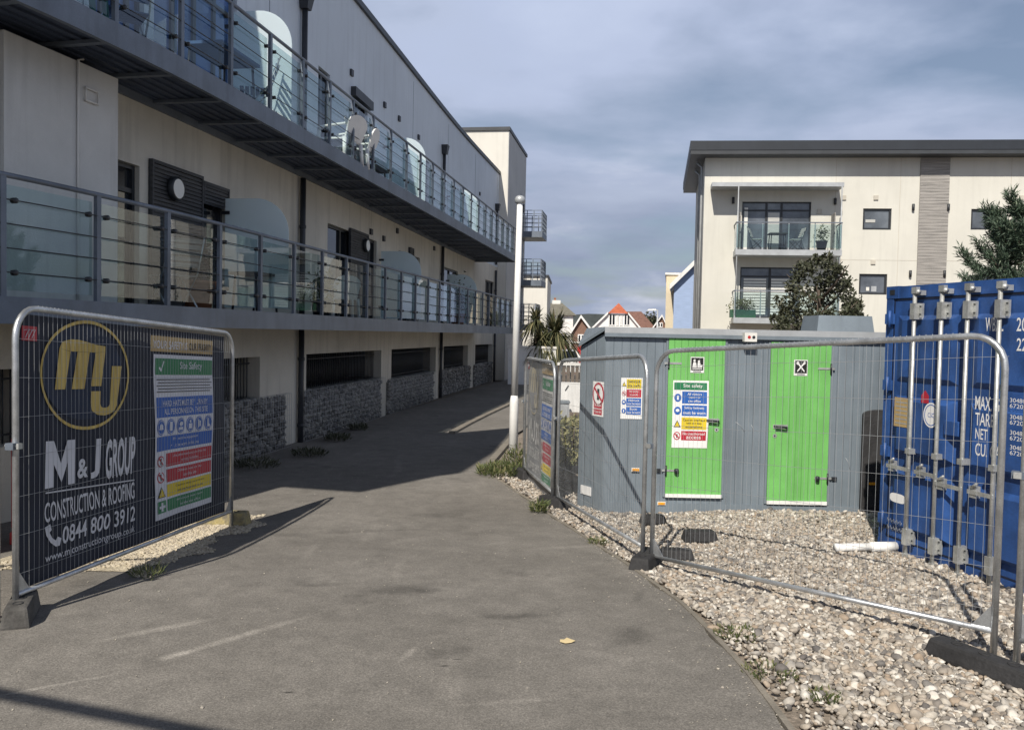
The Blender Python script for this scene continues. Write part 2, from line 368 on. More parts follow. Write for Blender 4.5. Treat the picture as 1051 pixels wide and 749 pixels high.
# many small pieces at once
def ico(sub):
    bm = bmesh.new(); bmesh.ops.create_icosphere(bm, subdivisions=sub, radius=1)
    v = np.array([p.co[:] for p in bm.verts]); f = np.array([[q.index for q in p.verts] for p in bm.faces]); bm.free()
    return v, f
ICO1, ICO2 = ico(1), ico(2)
def rand_rot(n):
    q = RNG.normal(size=(n, 4)); q /= np.linalg.norm(q, axis=1)[:, None]; w, x, y, z = q.T
    return np.stack([1-2*(y*y+z*z), 2*(x*y-z*w), 2*(x*z+y*w), 2*(x*y+z*w), 1-2*(x*x+z*z), 2*(y*z-x*w), 2*(x*z-y*w), 2*(y*z+x*w), 1-2*(x*x+y*y)], 1).reshape(n, 3, 3)
def yaw_tilt(n, tilt):
    a = RNG.uniform(0, 6.283, n); b = RNG.normal(0, tilt, n); c = RNG.normal(0, tilt, n)
    R = np.zeros((n, 3, 3)); ca, sa = np.cos(a), np.sin(a)
    Rz = np.zeros((n, 3, 3)); Rz[:, 0, 0] = ca; Rz[:, 0, 1] = -sa; Rz[:, 1, 0] = sa; Rz[:, 1, 1] = ca; Rz[:, 2, 2] = 1
    Rx = np.zeros((n, 3, 3)); Rx[:, 0, 0] = 1; Rx[:, 1, 1] = np.cos(b); Rx[:, 1, 2] = -np.sin(b); Rx[:, 2, 1] = np.sin(b); Rx[:, 2, 2] = np.cos(b)
    Ry = np.zeros((n, 3, 3)); Ry[:, 1, 1] = 1; Ry[:, 0, 0] = np.cos(c); Ry[:, 0, 2] = np.sin(c); Ry[:, 2, 0] = -np.sin(c); Ry[:, 2, 2] = np.cos(c)
    return Ry @ Rx @ Rz
def raw_mesh(name, verts, faces, m, rnd=None, smooth=True, parent=None):
    nf, k = faces.shape
    me = bpy.data.meshes.new(name)
    if parent: verts = verts-base_of(parent)
    me.vertices.add(len(verts)); me.vertices.foreach_set('co', verts.astype(np.float32).ravel())
    me.loops.add(nf*k); me.loops.foreach_set('vertex_index', faces.astype(np.int32).ravel())
    me.polygons.add(nf); me.polygons.foreach_set('loop_start', np.arange(0, nf*k, k, dtype=np.int32))
    try: me.polygons.foreach_set('loop_total', np.full(nf, k, dtype=np.int32))
    except Exception: pass
    me.polygons.foreach_set('use_smooth', np.full(nf, smooth))
    if rnd is not None:
        a = me.attributes.new('rnd', 'FLOAT', 'FACE'); a.data.foreach_set('value', rnd.astype(np.float32))
    me.materials.append(m); me.update(calc_edges=True); me.validate()
    o = bpy.data.objects.new(name, me); COL.objects.link(o)
    if parent: o.parent = parent; BASE[o.name] = base_of(parent)
    return o
def stones(name, C, S, m, shape=ICO2, R=None, parent=None, smooth=True, rough=.18):
    """C centres, S half sizes per axis; every stone its own lumpy shape and random colour"""
    bv, bf = shape; n = len(C)
    if R is None: R = rand_rot(n)
    var = 1+RNG.normal(0, rough, (n, len(bv), 1))*.6
    P = bv[None]*var*S[:, None, :]
    P = np.einsum('nij,nkj->nki', R, P)+C[:, None, :]
    Fs = bf[None]+(np.arange(n)*len(bv))[:, None, None]
    rnd = np.repeat(RNG.random(n), len(bf))
    return raw_mesh(name, P.reshape(-1, 3), Fs.reshape(-1, 3), m, rnd, smooth, parent)
def leaves(name, C, m, w, l, parent=None, D=None, droop=0.3, rnd=None):
    """small pointed leaf faces (a bent rhomb) at the points C; D: preferred direction of each leaf"""
    n = len(C)
    if D is None: D = RNG.normal(size=(n, 3))
    D = D/np.linalg.norm(D, axis=1)[:, None]
    H = RNG.normal(size=(n, 3)); X = np.cross(D, H); X /= np.linalg.norm(X, axis=1)[:, None]; Nn = np.cross(X, D)
    s = RNG.uniform(.6, 1.25, (n, 1))
    p0 = C; p1 = C+D*l*.5*s+X*w*.5*s+Nn*l*.08*s; p2 = C+D*l*s-Nn*l*droop*.3*s; p3 = C+D*l*.5*s-X*w*.5*s+Nn*l*.08*s
    P = np.stack([p0, p1, p2, p3], 1).reshape(-1, 3)
    Fs = np.arange(n*4).reshape(n, 4)
    if rnd is None: rnd = RNG.random(n)
    return raw_mesh(name, P, Fs, m, rnd, False, parent)
# ---------------------------------------------------------------- daylight
SUN_EL, SUN_AZ = math.radians(44.5), math.radians(19)     # shadows run away from the viewer and a little to the right
sh = V(math.sin(SUN_AZ)*math.cos(SUN_EL), math.cos(SUN_AZ)*math.cos(SUN_EL), -math.sin(SUN_EL))
sl = bpy.data.lights.new('sun', 'SUN'); sl.energy = 5.0; sl.angle = math.radians(.53); sl.color = (1, .93, .82)
so = bpy.data.objects.new('sun', sl); COL.objects.link(so); so.rotation_euler = Vector(sh).to_track_quat('-Z', 'Y').to_euler(); so.location = (-10, -20, 30)
W = bpy.data.worlds.new('World'); SC.world = W; W.use_nodes = True
nt = W.node_tree; N = nt.nodes; L = nt.links
bg = N['Background']; bg.inputs['Strength'].default_value = .075
sky = N.new('ShaderNodeTexSky'); sky.sky_type = 'NISHITA'; sky.sun_disc = False; sky.sun_elevation = SUN_EL
sky.sun_rotation = math.pi+SUN_AZ; sky.air_density = 1.; sky.dust_density = 1.5; sky.ozone_density = 1.5
L.new(sky.outputs['Color'], bg.inputs['Color'])
tc = N.new('ShaderNodeTexCoord'); sp = N.new('ShaderNodeSeparateXYZ'); L.new(tc.outputs['Generated'], sp.inputs['Vector'])
za = N.new('ShaderNodeMath'); za.operation = 'ADD'; za.inputs[1].default_value = .10
zm = N.new('ShaderNodeMath'); zm.operation = 'MAXIMUM'; zm.inputs[1].default_value = 0.0
L.new(sp.outputs['Z'], zm.inputs[0]); L.new(zm.outputs[0], za.inputs[0])
dx = N.new('ShaderNodeMath'); dx.operation = 'DIVIDE'; dy = N.new('ShaderNodeMath'); dy.operation = 'DIVIDE'
L.new(sp.outputs['X'], dx.inputs[0]); L.new(za.outputs[0], dx.inputs[1]); L.new(sp.outputs['Y'], dy.inputs[0]); L.new(za.outputs[0], dy.inputs[1])
cb = N.new('ShaderNodeCombineXYZ'); L.new(dx.outputs[0], cb.inputs['X']); L.new(dy.outputs[0], cb.inputs['Y'])
n1 = N.new('ShaderNodeTexNoise'); n1.inputs['Scale'].default_value = .75; n1.inputs['Detail'].default_value = 8; n1.inputs['Roughness'].default_value = .5; n1.inputs['Distortion'].default_value = .15
L.new(cb.outputs['Vector'], n1.inputs['Vector'])
n2 = N.new('ShaderNodeTexNoise'); n2.inputs['Scale'].default_value = .42; n2.inputs['Detail'].default_value = 5; n2.inputs['Roughness'].default_value = .5
mp = N.new('ShaderNodeMapping'); mp.inputs['Location'].default_value = (3.3, 1.7, 0); L.new(cb.outputs['Vector'], mp.inputs['Vector']); L.new(mp.outputs['Vector'], n2.inputs['Vector'])
cr = N.new('ShaderNodeValToRGB'); e = cr.color_ramp.elements       # tone of the cloud itself: dark undersides, pale tops
e[0].position = .36; e[0].color = (.40, .455, .575, 1); e[1].position = .64; e[1].color = (.59, .66, .82, 1)
m_ = e.new(.5); m_.color = (.43, .495, .66, 1)
ad = N.new('ShaderNodeMath'); ad.operation = 'MULTIPLY_ADD'; ad.inputs[1].default_value = .6
hz = N.new('ShaderNodeMath'); hz.operation = 'MULTIPLY'; hz.inputs[1].default_value = .4
L.new(n2.outputs['Fac'], hz.inputs[0]); L.new(n1.outputs['Fac'], ad.inputs[0]); L.new(hz.outputs[0], ad.inputs[2])
L.new(ad.outputs[0], cr.inputs['Fac'])
cbg = N.new('ShaderNodeBackground'); cbg.inputs['Strength'].default_value = 1.0
el_ = N.new('ShaderNodeValToRGB'); k_ = el_.color_ramp.elements      # cloud tone by height: bright mid sky, darker low down; unseen overhead dimmed to deepen shade
k_[0].position = 0; k_[0].color = (.66, .66, .66, 1); k_[1].position = 1; k_[1].color = (.22, .22, .22, 1)
for p_, v_ in ((.07, .70), (.2, 1.04), (.42, 1.10), (.60, .45)): q_ = k_.new(p_); q_.color = (v_, v_, v_, 1)
L.new(sp.outputs['Z'], el_.inputs['Fac'])
ml_ = N.new('ShaderNodeVectorMath'); ml_.operation = 'MULTIPLY'; L.new(cr.outputs['Color'], ml_.inputs[0]); L.new(el_.outputs['Color'], ml_.inputs[1]); 
# heaped clouds low over the houses: pale tops, dark bases
m3 = N.new('ShaderNodeMapping'); m3.inputs['Scale'].default_value = (5.5, 5.5, 17); L.new(tc.outputs['Generated'], m3.inputs['Vector'])
n3 = N.new('ShaderNodeTexNoise'); n3.inputs['Scale'].default_value = 1.0; n3.inputs['Detail'].default_value = 7; n3.inputs['Roughness'].default_value = .55; L.new(m3.outputs['Vector'], n3.inputs['Vector'])
r3 = N.new('ShaderNodeValToRGB'); q3 = r3.color_ramp.elements; q3[0].position = .36; q3[0].color = (.25, .30, .42, 1); q3[1].position = .70; q3[1].color = (.62, .65, .74, 1)
q4 = q3.new(.54); q4.color = (.345, .40, .53, 1); L.new(n3.outputs['Fac'], r3.inputs['Fac'])
mk = N.new('ShaderNodeMapRange'); mk.inputs['From Min'].default_value = .08; mk.inputs['From Max'].default_value = .27; mk.inputs['To Min'].default_value = .85; mk.inputs['To Max'].default_value = 0; L.new(sp.outputs['Z'], mk.inputs['Value'])
mxc = N.new('ShaderNodeMix'); mxc.data_type = 'RGBA'; L.new(mk.outputs['Result'], mxc.inputs['Factor']); L.new(ml_.outputs['Vector'], mxc.inputs[6]); L.new(r3.outputs['Color'], mxc.inputs[7])
L.new(mxc.outputs[2], cbg.inputs['Color'])
cm = N.new('ShaderNodeMapRange'); cm.inputs['From Min'].default_value = .36; cm.inputs['From Max'].default_value = .52; cm.inputs['To Min'].default_value = .25; cm.inputs['To Max'].default_value = 1
L.new(n1.outputs['Fac'], cm.inputs['Value'])
ms = N.new('ShaderNodeMixShader'); L.new(cm.outputs['Result'], ms.inputs['Fac']); L.new(bg.outputs['Background'], ms.inputs[1]); L.new(cbg.outputs['Background'], ms.inputs[2])
L.new(ms.outputs['Shader'], N['World Output'].inputs['Surface'])
SC.view_settings.view_transform = 'Standard'; SC.view_settings.look = 'None'; SC.view_settings.exposure = .10; SC.view_settings.gamma = 1
SC.view_settings.use_curve_mapping = False
SC.cycles.max_bounces = 8; SC.cycles.transparent_max_bounces = 24

# ---------------------------------------------------------------- ground
def asphalt(name, base, warm, marks=None):
    m, nt, b = new_mat(name); N = nt.nodes; L = nt.links
    tc = N.new('ShaderNodeTexCoord')
    def noise(s, d=4, r=.6):
        n = N.new('ShaderNodeTexNoise'); n.inputs['Scale'].default_value = s; n.inputs['Detail'].default_value = d; n.inputs['Roughness'].default_value = r
        L.new(tc.outputs['Object'], n.inputs['Vector']); return n
    big = noise(.55, 5); mid = noise(4, 5, .7); fine = noise(95, 2, .6)
    vo = N.new('ShaderNodeTexVoronoi'); vo.inputs['Scale'].default_value = 130; L.new(tc.outputs['Object'], vo.inputs['Vector'])
    r1 = N.new('ShaderNodeValToRGB'); r1.color_ramp.elements[0].position = .3; r1.color_ramp.elements[1].position = .7
    r1.color_ramp.elements[0].color = (*[c*.86 for c in base], 1); r1.color_ramp.elements[1].color = (*warm, 1); L.new(big.outputs['Fac'], r1.inputs['Fac'])
    def scale(inp, fac, lo, hi, f0, f1):
        mr = N.new('ShaderNodeMapRange'); mr.inputs['From Min'].default_value = f0; mr.inputs['From Max'].default_value = f1; mr.inputs['To Min'].default_value = lo; mr.inputs['To Max'].default_value = hi
        L.new(fac, mr.inputs['Value']); mx = N.new('ShaderNodeVectorMath'); mx.operation = 'SCALE'; L.new(inp, mx.inputs[0]); L.new(mr.outputs['Result'], mx.inputs['Scale']); return mx.outputs['Vector']
    o = scale(r1.outputs['Color'], mid.outputs['Fac'], .80, 1.16, .3, .7)
    o = scale(o, fine.outputs['Fac'], .80, 1.20, .3, .7)
    sp_ = N.new('ShaderNodeSeparateColor'); L.new(vo.outputs['Color'], sp_.inputs['Color'])
    o = scale(o, sp_.outputs['Red'], .85, 1.3, .2, 1.0)
    # pale scuffs dragged along the path
    mp = N.new('ShaderNodeMapping'); mp.inputs['Rotation'].default_value = (0, 0, .55); mp.inputs['Scale'].default_value = (2.2, .35, 1); L.new(tc.outputs['Object'], mp.inputs['Vector'])
    sc_ = N.new('ShaderNodeTexNoise'); sc_.inputs['Scale'].default_value = 1.6; sc_.inputs['Detail'].default_value = 6; L.new(mp.outputs['Vector'], sc_.inputs['Vector'])
    o = scale(o, sc_.outputs['Fac'], 1, 1.2, .60, .76)
    dk = noise(1.3, 4); o = scale(o, dk.outputs['Fac'], 1, .70, .60, .72)
    for (x, y, a, lx_, ly_, k) in (marks or ()):        # scuffs, tyre smears and oil drips, each where it lies
        mpp = N.new('ShaderNodeMapping'); mpp.vector_type = 'TEXTURE'; mpp.inputs['Location'].default_value = (x, y, gz(x, y)); mpp.inputs['Rotation'].default_value = (0, 0, a); mpp.inputs['Scale'].default_value = (lx_, ly_, 1)
        L.new(tc.outputs['Object'], mpp.inputs['Vector']); gr = N.new('ShaderNodeTexGradient'); gr.gradient_type = 'SPHERICAL'; L.new(mpp.outputs['Vector'], gr.inputs['Vector'])
        nn_ = N.new('ShaderNodeTexNoise'); nn_.inputs['Scale'].default_value = 9; nn_.inputs['Detail'].default_value = 5; nn_.inputs['Roughness'].default_value = .7; L.new(tc.outputs['Object'], nn_.inputs['Vector'])
        mu_ = N.new('ShaderNodeMath'); mu_.operation = 'MULTIPLY'; L.new(gr.outputs['Fac'], mu_.inputs[0]); L.new(nn_.outputs['Fac'], mu_.inputs[1])
        o = scale(o, mu_.outputs[0], 1, k, .10, .38)
    L.new(o, b.inputs['Base Color']); b.inputs['Roughness'].default_value = .93
    bp = N.new('ShaderNodeBump'); bp.inputs['Strength'].default_value = .5; bp.inputs['Distance'].default_value = .008
    L.new(fine.outputs['Fac'], bp.inputs['Height']); L.new(bp.outputs['Normal'], b.inputs['Normal'])
    return m
M['asphalt'] = asphalt('asphalt', (.168, .156, .140), (.196, .183, .166), [(*on_ground(x, y)[:2], a, l, w, k) for x, y, a, l, w, k in
    ((248, 652, .95, .75, .07, 1.55), (165, 645, .75, .55, .08, 1.5), (45, 705, .6, .6, .03, 1.5), (180, 672, .9, .16, .07, 1.6), (404, 606, .3, .45, .28, .62), (440, 606, .2, .2, .14, .66), (530, 632, .1, .35, .12, .66), (648, 652, 1.2, .3, .22, .6), (655, 612, 1.3, .3, .08, .75), (330, 600, .2, .35, .10, .7), (296, 710, .1, .05, .02, .3), (456, 683, .2, .04, .025, .3), (470, 676, .1, .05, .015, .35), (420, 670, 1.3, .3, .04, 1.4), (600, 560, .4, 1.0, .1, 1.3), (380, 545, .3, .8, .12, .8), (520, 720, .2, .5, .05, 1.25))])
M['road'] = asphalt('pale_road', (.15, .145, .14), (.18, .172, .165))
M['earth'] = mat('earth_and_grit', (.17, .145, .115), .95, 0, .3, 3, .5, 60, .3, 45)
M['gravelbed'] = mat('shingle_bed', (.22, .185, .15), .95, 0, .3, 9, .9, 30, .35, 35)
M['palebed'] = mat('chipping_bed', (.50, .44, .33), .95, 0, .25, 9, .8, 45, .3, 45)
M['edging'] = mat('concrete_edging', (.20, .18, .15), .95, 0, .2, 4, .3, 60, .12, 60)
M['moss'] = mat('mossy_soil', (.10, .105, .05), 1, 0, .4, 9, .6, 50)

def sheet(name, xs, ys, zf, m, kind='structure'):
    vs = [(x, y, zf(x, y)) for y in ys for x in xs]; nx = len(xs)
    mb = MB(); mb.add(vs, [(j*nx+i, j*nx+i+1, (j+1)*nx+i+1, (j+1)*nx+i) for j in range(len(ys)-1) for i in range(nx-1)], m, True)
    return tag(mb.build(name), None, None, kind=kind)
def band(name, left, right, ys, zf, m, n=6, kind='structure'):
    """strip of ground between two edge functions of y"""
    vs = []; 
    for y in ys:
        a, b = left(y), right(y)
        for i in range(n+1): x = a+(b-a)*i/n; vs.append((x, y, zf(x, y)))
    mb = MB(); mb.add(vs, [(j*(n+1)+i, j*(n+1)+i+1, (j+1)*(n+1)+i+1, (j+1)*(n+1)+i) for j in range(len(ys)-1) for i in range(n)], m, True)
    o = mb.build(name); return tag(o, None, None, kind=kind)
far = [-600, -200, -80, -40, -20]+list(np.arange(-12, 12.1, 1.5))+[16, 25, 40, 80, 200, 600]
fy = [-40, -15, -6]+list(np.arange(-3, 20.1, .75))+[24, 30, 40, 60, 100, 200, 400, 900]
sheet('ground', far, fy, lambda x, y: gz(x, y)-.05, M['earth'])
def interp(pts):
    ys = [p[1] for p in pts]; xs = [p[0] for p in pts]
    return lambda y: float(np.interp(y, ys, xs))
RE = [(1.45, -2), (1.44, 3), (1.42, 4.17), (1.41, 5.04), (1.32, 6.34), (1.07, 7.77), (.73, 9.29), (.29, 11.06), (-.19, 12.72), (-.42, 13.6), (-.36, 14.4), (-.2, 15.6), (.06, 18.1), (1.2, 26), (3.5, 40)]
pathR = interp(RE)
# facade line of the left-hand block in plan (outer edge of its balconies)
CP = [(-7.25, .6), (-6.3, 3), (-5.45, 5.2), (-4.61, 7.64), (-4.28, 8.77), (-3.82, 10.9), (-2.80, 17.1), (-1.3, 26.2), (.17, 35.3), (1.0, 40.4)]
def catmull(P, n=24):
    P = [np.array(p, float) for p in P]; P = [2*P[0]-P[1]]+P+[2*P[-1]-P[-2]]; out = []
    for i in range(1, len(P)-2):
        for k in range(n):
            t = k/n; a, b, c, d = P[i-1:i+3]
            out.append(.5*((2*b)+(c-a)*t+(2*a-5*b+4*c-d)*t*t+(3*b-a-3*c+d)*t**3))
    return np.array(out+[P[-2]])
class Curve:
    extra = 0.
    def __init__(s, pts):
        p = np.array(pts, float); d = np.r_[0, np.cumsum(np.linalg.norm(np.diff(p, axis=0), axis=1))]
        s.L = d[-1]; q = np.linspace(0, s.L, 400); s.q = q; s.x = np.interp(q, d, p[:, 0]); s.y = np.interp(q, d, p[:, 1])
        tx = np.gradient(s.x, q); ty = np.gradient(s.y, q)
        k = np.ones(25)/25; pad = lambda a: np.convolve(np.pad(a, 12, mode='edge'), k, 'valid')
        tx, ty = pad(tx), pad(ty); l = np.hypot(tx, ty); s.tx = tx/l; s.ty = ty/l
    def t(s, a): return V(np.interp(a, s.q, s.tx), np.interp(a, s.q, s.ty), 0)
    def n(s, a): t = s.t(a); return V(t[1], -t[0], 0)            # outward, towards the path
    def ex(s, a):                 # the wall stands a little further back behind the decks towards the far end
        t = np.clip((np.asarray(a)-13)/22, 0, 1); return s.extra*t*t*(3-2*t)
    def P(s, a, off=0, z=0):
        n = s.n(a); off = off+(s.ex(a) if off > .6 else 0); return V(np.interp(a, s.q, s.x)-n[0]*off, np.interp(a, s.q, s.y)-n[1]*off, z)
    def hit(s, px, py, off):
        """where the sight line through a pixel meets the wall face: (distance along, height)"""
        d = ray(px, py); best = None
        off = off+(s.ex(s.q) if off > .6 else 0); P = np.stack([s.x-s.ty*off, s.y+s.tx*off], 1); cr = P[:, 0]*d[1]-P[:, 1]*d[0]
        for i in range(len(cr)-1):
            if cr[i]*cr[i+1] <= 0 and P[i, 1] > 1:
                f = cr[i]/(cr[i]-cr[i+1]+1e-12); a = s.q[i]+f*(s.q[i+1]-s.q[i]); y = P[i, 1]+f*(P[i+1, 1]-P[i, 1])
                return a, CAMZ+d[2]*y/d[1]
        raise ValueError(f'no hit {px},{py}')
class Straight(Curve):
    pass
EC = Curve(catmull(CP)); EC.extra = .5
facX = lambda y: float(np.interp(y, EC.y-EC.tx*-1.25*0, EC.x))-1.3
band('path', lambda y: facX(y) if y > 1 else -9, lambda y: pathR(y)+.018*math.sin(y*4.3)+.012*math.sin(y*9.7+1), list(np.arange(-2, 12, .12))+list(np.arange(12, 40.1, .5)), lambda x, y: gz(x, y), M['asphalt'], 16)
band('road', lambda y: -14, lambda y: 45, [40.1, 46, 54, 60], lambda x, y: gz(x, y)-.01, M['road'], 4)
band('gravel_ground', lambda y: pathR(y)+.05, lambda y: 14, list(np.arange(-2, 26, .5)), lambda x, y: gravel_z(x, y)-.03, M['gravelbed'], 24)
# concrete edging along the curved side of the path
mb = MB()
for i, y in enumerate(np.arange(-2, 13.6, .3)):
    y2 = min(y+.297, 13.6); a, b = pathR(y), pathR(y2)
    z, z2 = gz(a, y)+.008, gz(b, y2)+.008
    mb.hexa([(a-.005, y, z-.1), (a+.032, y, z-.1), (b+.032, y2, z2-.1), (b-.005, y2, z2-.1), (a-.005, y, z), (a+.032, y, z), (b+.032, y2, z2), (b-.005, y2, z2)], M['edging'])
tag(mb.build('path_edging'), None, None, kind='structure')
# kerbs at the far end of the path
def kerb(pts, w=.13, h=.05):
    mb = MB()
    for p, q in zip(pts, pts[1:]):
        d = q-p; d = d/np.linalg.norm(d); nn = V(-d[1], d[0], 0)*w/2
        mb.hexa([p-nn-V(0, 0, .1), p+nn-V(0, 0, .1), q+nn-V(0, 0, .1), q-nn-V(0, 0, .1), p-nn+V(0, 0, h), p+nn+V(0, 0, h), q+nn+V(0, 0, h), q-nn+V(0, 0, h)], M['edging'])
    tag(mb.build('kerb'), None, None, kind='structure')
kerb([on_ground(494, 486), on_ground(505, 473), on_ground(518, 458), on_ground(529, 446)], .12, .03)
kerb([on_ground(464, 445), on_ground(480, 436), on_ground(500, 426), on_ground(528, 413)], .14, .05)

# ---------------------------------------------------------------- left-hand apartment block
OFF = 1.25; Z0, Z1, Z2, ZR = 1.95, 4.88, 4.88, 9.45
def wall_grid(mb, cv, off, s0, s1, z0, z1, ops, depth, m, step=.6):
    sb = sorted(set([s0, s1]+[o for q in ops for o in q[:2]]+list(np.arange(s0, s1, step)))); zb = sorted(set([z0, z1]+[o for q in ops for o in q[2:4]]))
    for a, b in zip(sb, sb[1:]):
        if b-a < 1e-4: continue
        for c, d in zip(zb, zb[1:]):
            ms_, mz = (a+b)/2, (c+d)/2
            if any(o[0] < ms_ < o[1] and o[2] < mz < o[3] for o in ops): continue
            mb.add([cv.P(a, off, c), cv.P(b, off, c), cv.P(b, off, d), cv.P(a, off, d)], [(0, 1, 2, 3)], m, False)
    for o in ops:
        for sx in (o[0], o[1]): mb.add([cv.P(sx, off, o[2]), cv.P(sx, off+depth, o[2]), cv.P(sx, off+depth, o[3]), cv.P(sx, off, o[3])], [(0, 1, 2, 3)], m)
        ss = sorted(set([o[0], o[1]]+[x for x in sb if o[0] < x < o[1]]))
        for a, b in zip(ss, ss[1:]):
            for z in (o[2], o[3]): mb.add([cv.P(a, off, z), cv.P(b, off, z), cv.P(b, off+depth, z), cv.P(a, off+depth, z)], [(0, 1, 2, 3)], m)
def window(parent, cv, off, s0, s1, z0, z1, mull=(), trans=(), pane='pane', fw=.055, name='window', inset=.11):
    A, B = cv.P(s0, off+inset, z0), cv.P(s1, off+inset, z0); fr = Fr(A, B-A, (0, 0, 1)); w = np.linalg.norm(B-A); h = z1-z0
    mb = MB(); D = M['dark']
    mb.obox(fr, 0, w, 0, fw, -.03, .04, D); mb.obox(fr, 0, w, h-fw, h, -.03, .04, D)
    mb.obox(fr, 0, fw, fw, h-fw, -.03, .04, D); mb.obox(fr, w-fw, w, fw, h-fw, -.03, .04, D)
    for q in mull: mb.obox(fr, w*q-.04, w*q+.04, fw, h-fw, -.028, .038, D)
    for q in trans: mb.obox(fr, fw, w-fw, h*q-.03, h*q+.03, -.026, .036, D)
    f = mb.build(name, parent)
    mp_ = MB(); mp_.obox(fr, fw*.5, w-fw*.5, fw*.5, h-fw*.5, -.015, .0, M[pane]); mp_.build('pane', f)
    return f
AB = thing('apartment_block', 'long grey and cream apartment block with two rows of steel balconies curving along the path', 'apartment block', (-6, 12, 0))
sEnd = EC.L; sDeck = EC.hit(529, 330, 0)[0]; S0 = .2
S = lambda x, y, off=OFF: EC.hit(x, y, off)
# ground storey with barred openings above the gabions
gz_top = 1.46; sill = .62
G = []
for xa, ya, xb, yb in ((228, 400, 266.5, 400), (314, 400, 391, 395), (401.5, 385, 447, 385), (455, 375, 480, 375), (487.5, 370, 505, 370)):
    G.append((S(xa, ya)[0], S(xb, yb)[0], sill, gz_top))
ga = S(130, 400)[0] if True else 3
G.insert(0, (max(1.2, G[0][0]-7.5), G[0][0]-4.2, sill, gz_top)); G[1] = (G[1][0]-2.6, G[1][1], sill, gz_top)
mb = MB(); wall_grid(mb, EC, OFF, S0, sEnd, -.5, Z0+.25, G, .45, M['render']); mb.build('ground_wall', AB)
low = []   # openings of the lower balcony storey: (x0, x1, y of head at x1, kind)
zl = Z0+.25
def head(x, y, off=OFF): return S(x, y, off)[1]
d0 = S(104, 230)[0]; d1 = S(143, 230)[0]
low.append((d0, d1, zl, head(141, 170)))
low.append((S(152, 230)[0], S(232, 230)[0], zl, head(231, 193)-.05))
low.append((S(336, 260)[0], S(386.5, 260)[0], zl, head(337, 229)))
low.append((S(409, 260)[0], S(431, 270)[0], zl, head(410, 257)))
low.append((S(456, 280)[0], S(470, 285)[0], zl, head(457, 274)))
low.append((S(498, 290)[0], S(507, 295)[0], zl, head(499, 287)))
mb = MB(); wall_grid(mb, EC, OFF, S0, sEnd, Z0+.25, Z1+.2, low, .25, M['render']); mb.build('lower_wall', AB)
zu = Z1+.25; up = []
uh = S(376, 110)[1]+.0
for xa, xb in ((96, 148), (158, 243), (326, 338), (361, 377), (430, 441), (470, 480)):
    up.append((S(xa, 20)[0] if xa < 300 else S(xa, 140)[0], S(xb, 20)[0] if xb < 300 else S(xb, 140)[0], zu, uh))
mb = MB(); wall_grid(mb, EC, OFF, S0, sEnd, Z1+.2, ZR, up, .25, M['clad'])
mb.build('upper_wall', AB)
# fine vertical joints of the cladding sheets
for s_ in np.arange(S(403-33, 60)[0]-15.0, sEnd-.5, 5.0):
    if s_ > .5:
        if any(o[0] < s_ < o[1] for o in up): continue
        mb = MB(); A = EC.P(s_, OFF-.002, zu); t_ = EC.t(s_); mb.obox(Fr(A, t_, (0, 0, 1)), -.006, .006, 0, ZR-zu-.2, -.004, .003, M['steel']); mb.build('cladding_joint', AB)
# roof, end walls, back
mb = MB()
for a, b in zip(np.arange(S0, sEnd, .8), list(np.arange(S0+.8, sEnd, .8))+[sEnd]):
    p, q, p2, q2 = EC.P(a, OFF-.07, ZR), EC.P(b, OFF-.07, ZR), EC.P(a, OFF+.3, ZR), EC.P(b, OFF+.3, ZR)
    up_ = V(0, 0, .14); mb.hexa([p, p2, q2, q, p+up_, p2+up_, q2+up_, q+up_], M['roofgrey'])
mb.build('roof_edge', AB)
mb = MB(); n_ = 30; sl_ = np.linspace(S0, sEnd, n_)
fr_ = [EC.P(a, OFF+.28, ZR+.02) for a in sl_]; bk = [V(-17+.16*(p[1]-10), p[1], ZR+.02) for p in fr_]
mb.add(fr_+bk, [(i, i+1, n_+i+1, n_+i) for i in range(n_-1)], M['roofgrey']); mb.build('roof', AB)
mb = MB()
for s_, k in ((S0, 0), (sEnd, -1)):
    p = EC.P(s_, OFF, -.5); b = bk[k].copy(); b[2] = -.5; h = V(0, 0, ZR+.5)
    mb.add([p, b, b+h, p+h], [(0, 1, 2, 3)], M['clad'])
mb.add([V(b[0], b[1], -.5) for b in (bk[0], bk[-1])]+[V(b[0], b[1], ZR) for b in (bk[-1], bk[0])], [(0, 1, 2, 3)], M['clad'])
mb.build('end_wall', AB)
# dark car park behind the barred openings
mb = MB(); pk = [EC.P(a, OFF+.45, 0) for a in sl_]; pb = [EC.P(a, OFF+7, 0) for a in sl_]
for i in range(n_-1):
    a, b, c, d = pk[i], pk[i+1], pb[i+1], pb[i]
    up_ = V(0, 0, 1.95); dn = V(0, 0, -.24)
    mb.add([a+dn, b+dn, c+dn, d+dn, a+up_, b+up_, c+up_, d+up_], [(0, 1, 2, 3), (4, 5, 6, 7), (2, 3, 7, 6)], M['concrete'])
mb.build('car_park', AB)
# bars
for o in G:
    mb = MB()
    for s_ in np.arange(o[0]+.06, o[1]-.03, .115): mb.tube([EC.P(s_, OFF+.2, o[2]), EC.P(s_, OFF+.2, o[3])], .010, M['pipe'], 5)
    for z in (o[2]+.1, o[3]-.12): mb.tube([EC.P(s_, OFF+.2, z) for s_ in np.linspace(o[0], o[1], 6)], .014, M['pipe'], 5)
    mb.build('window_bars', AB)
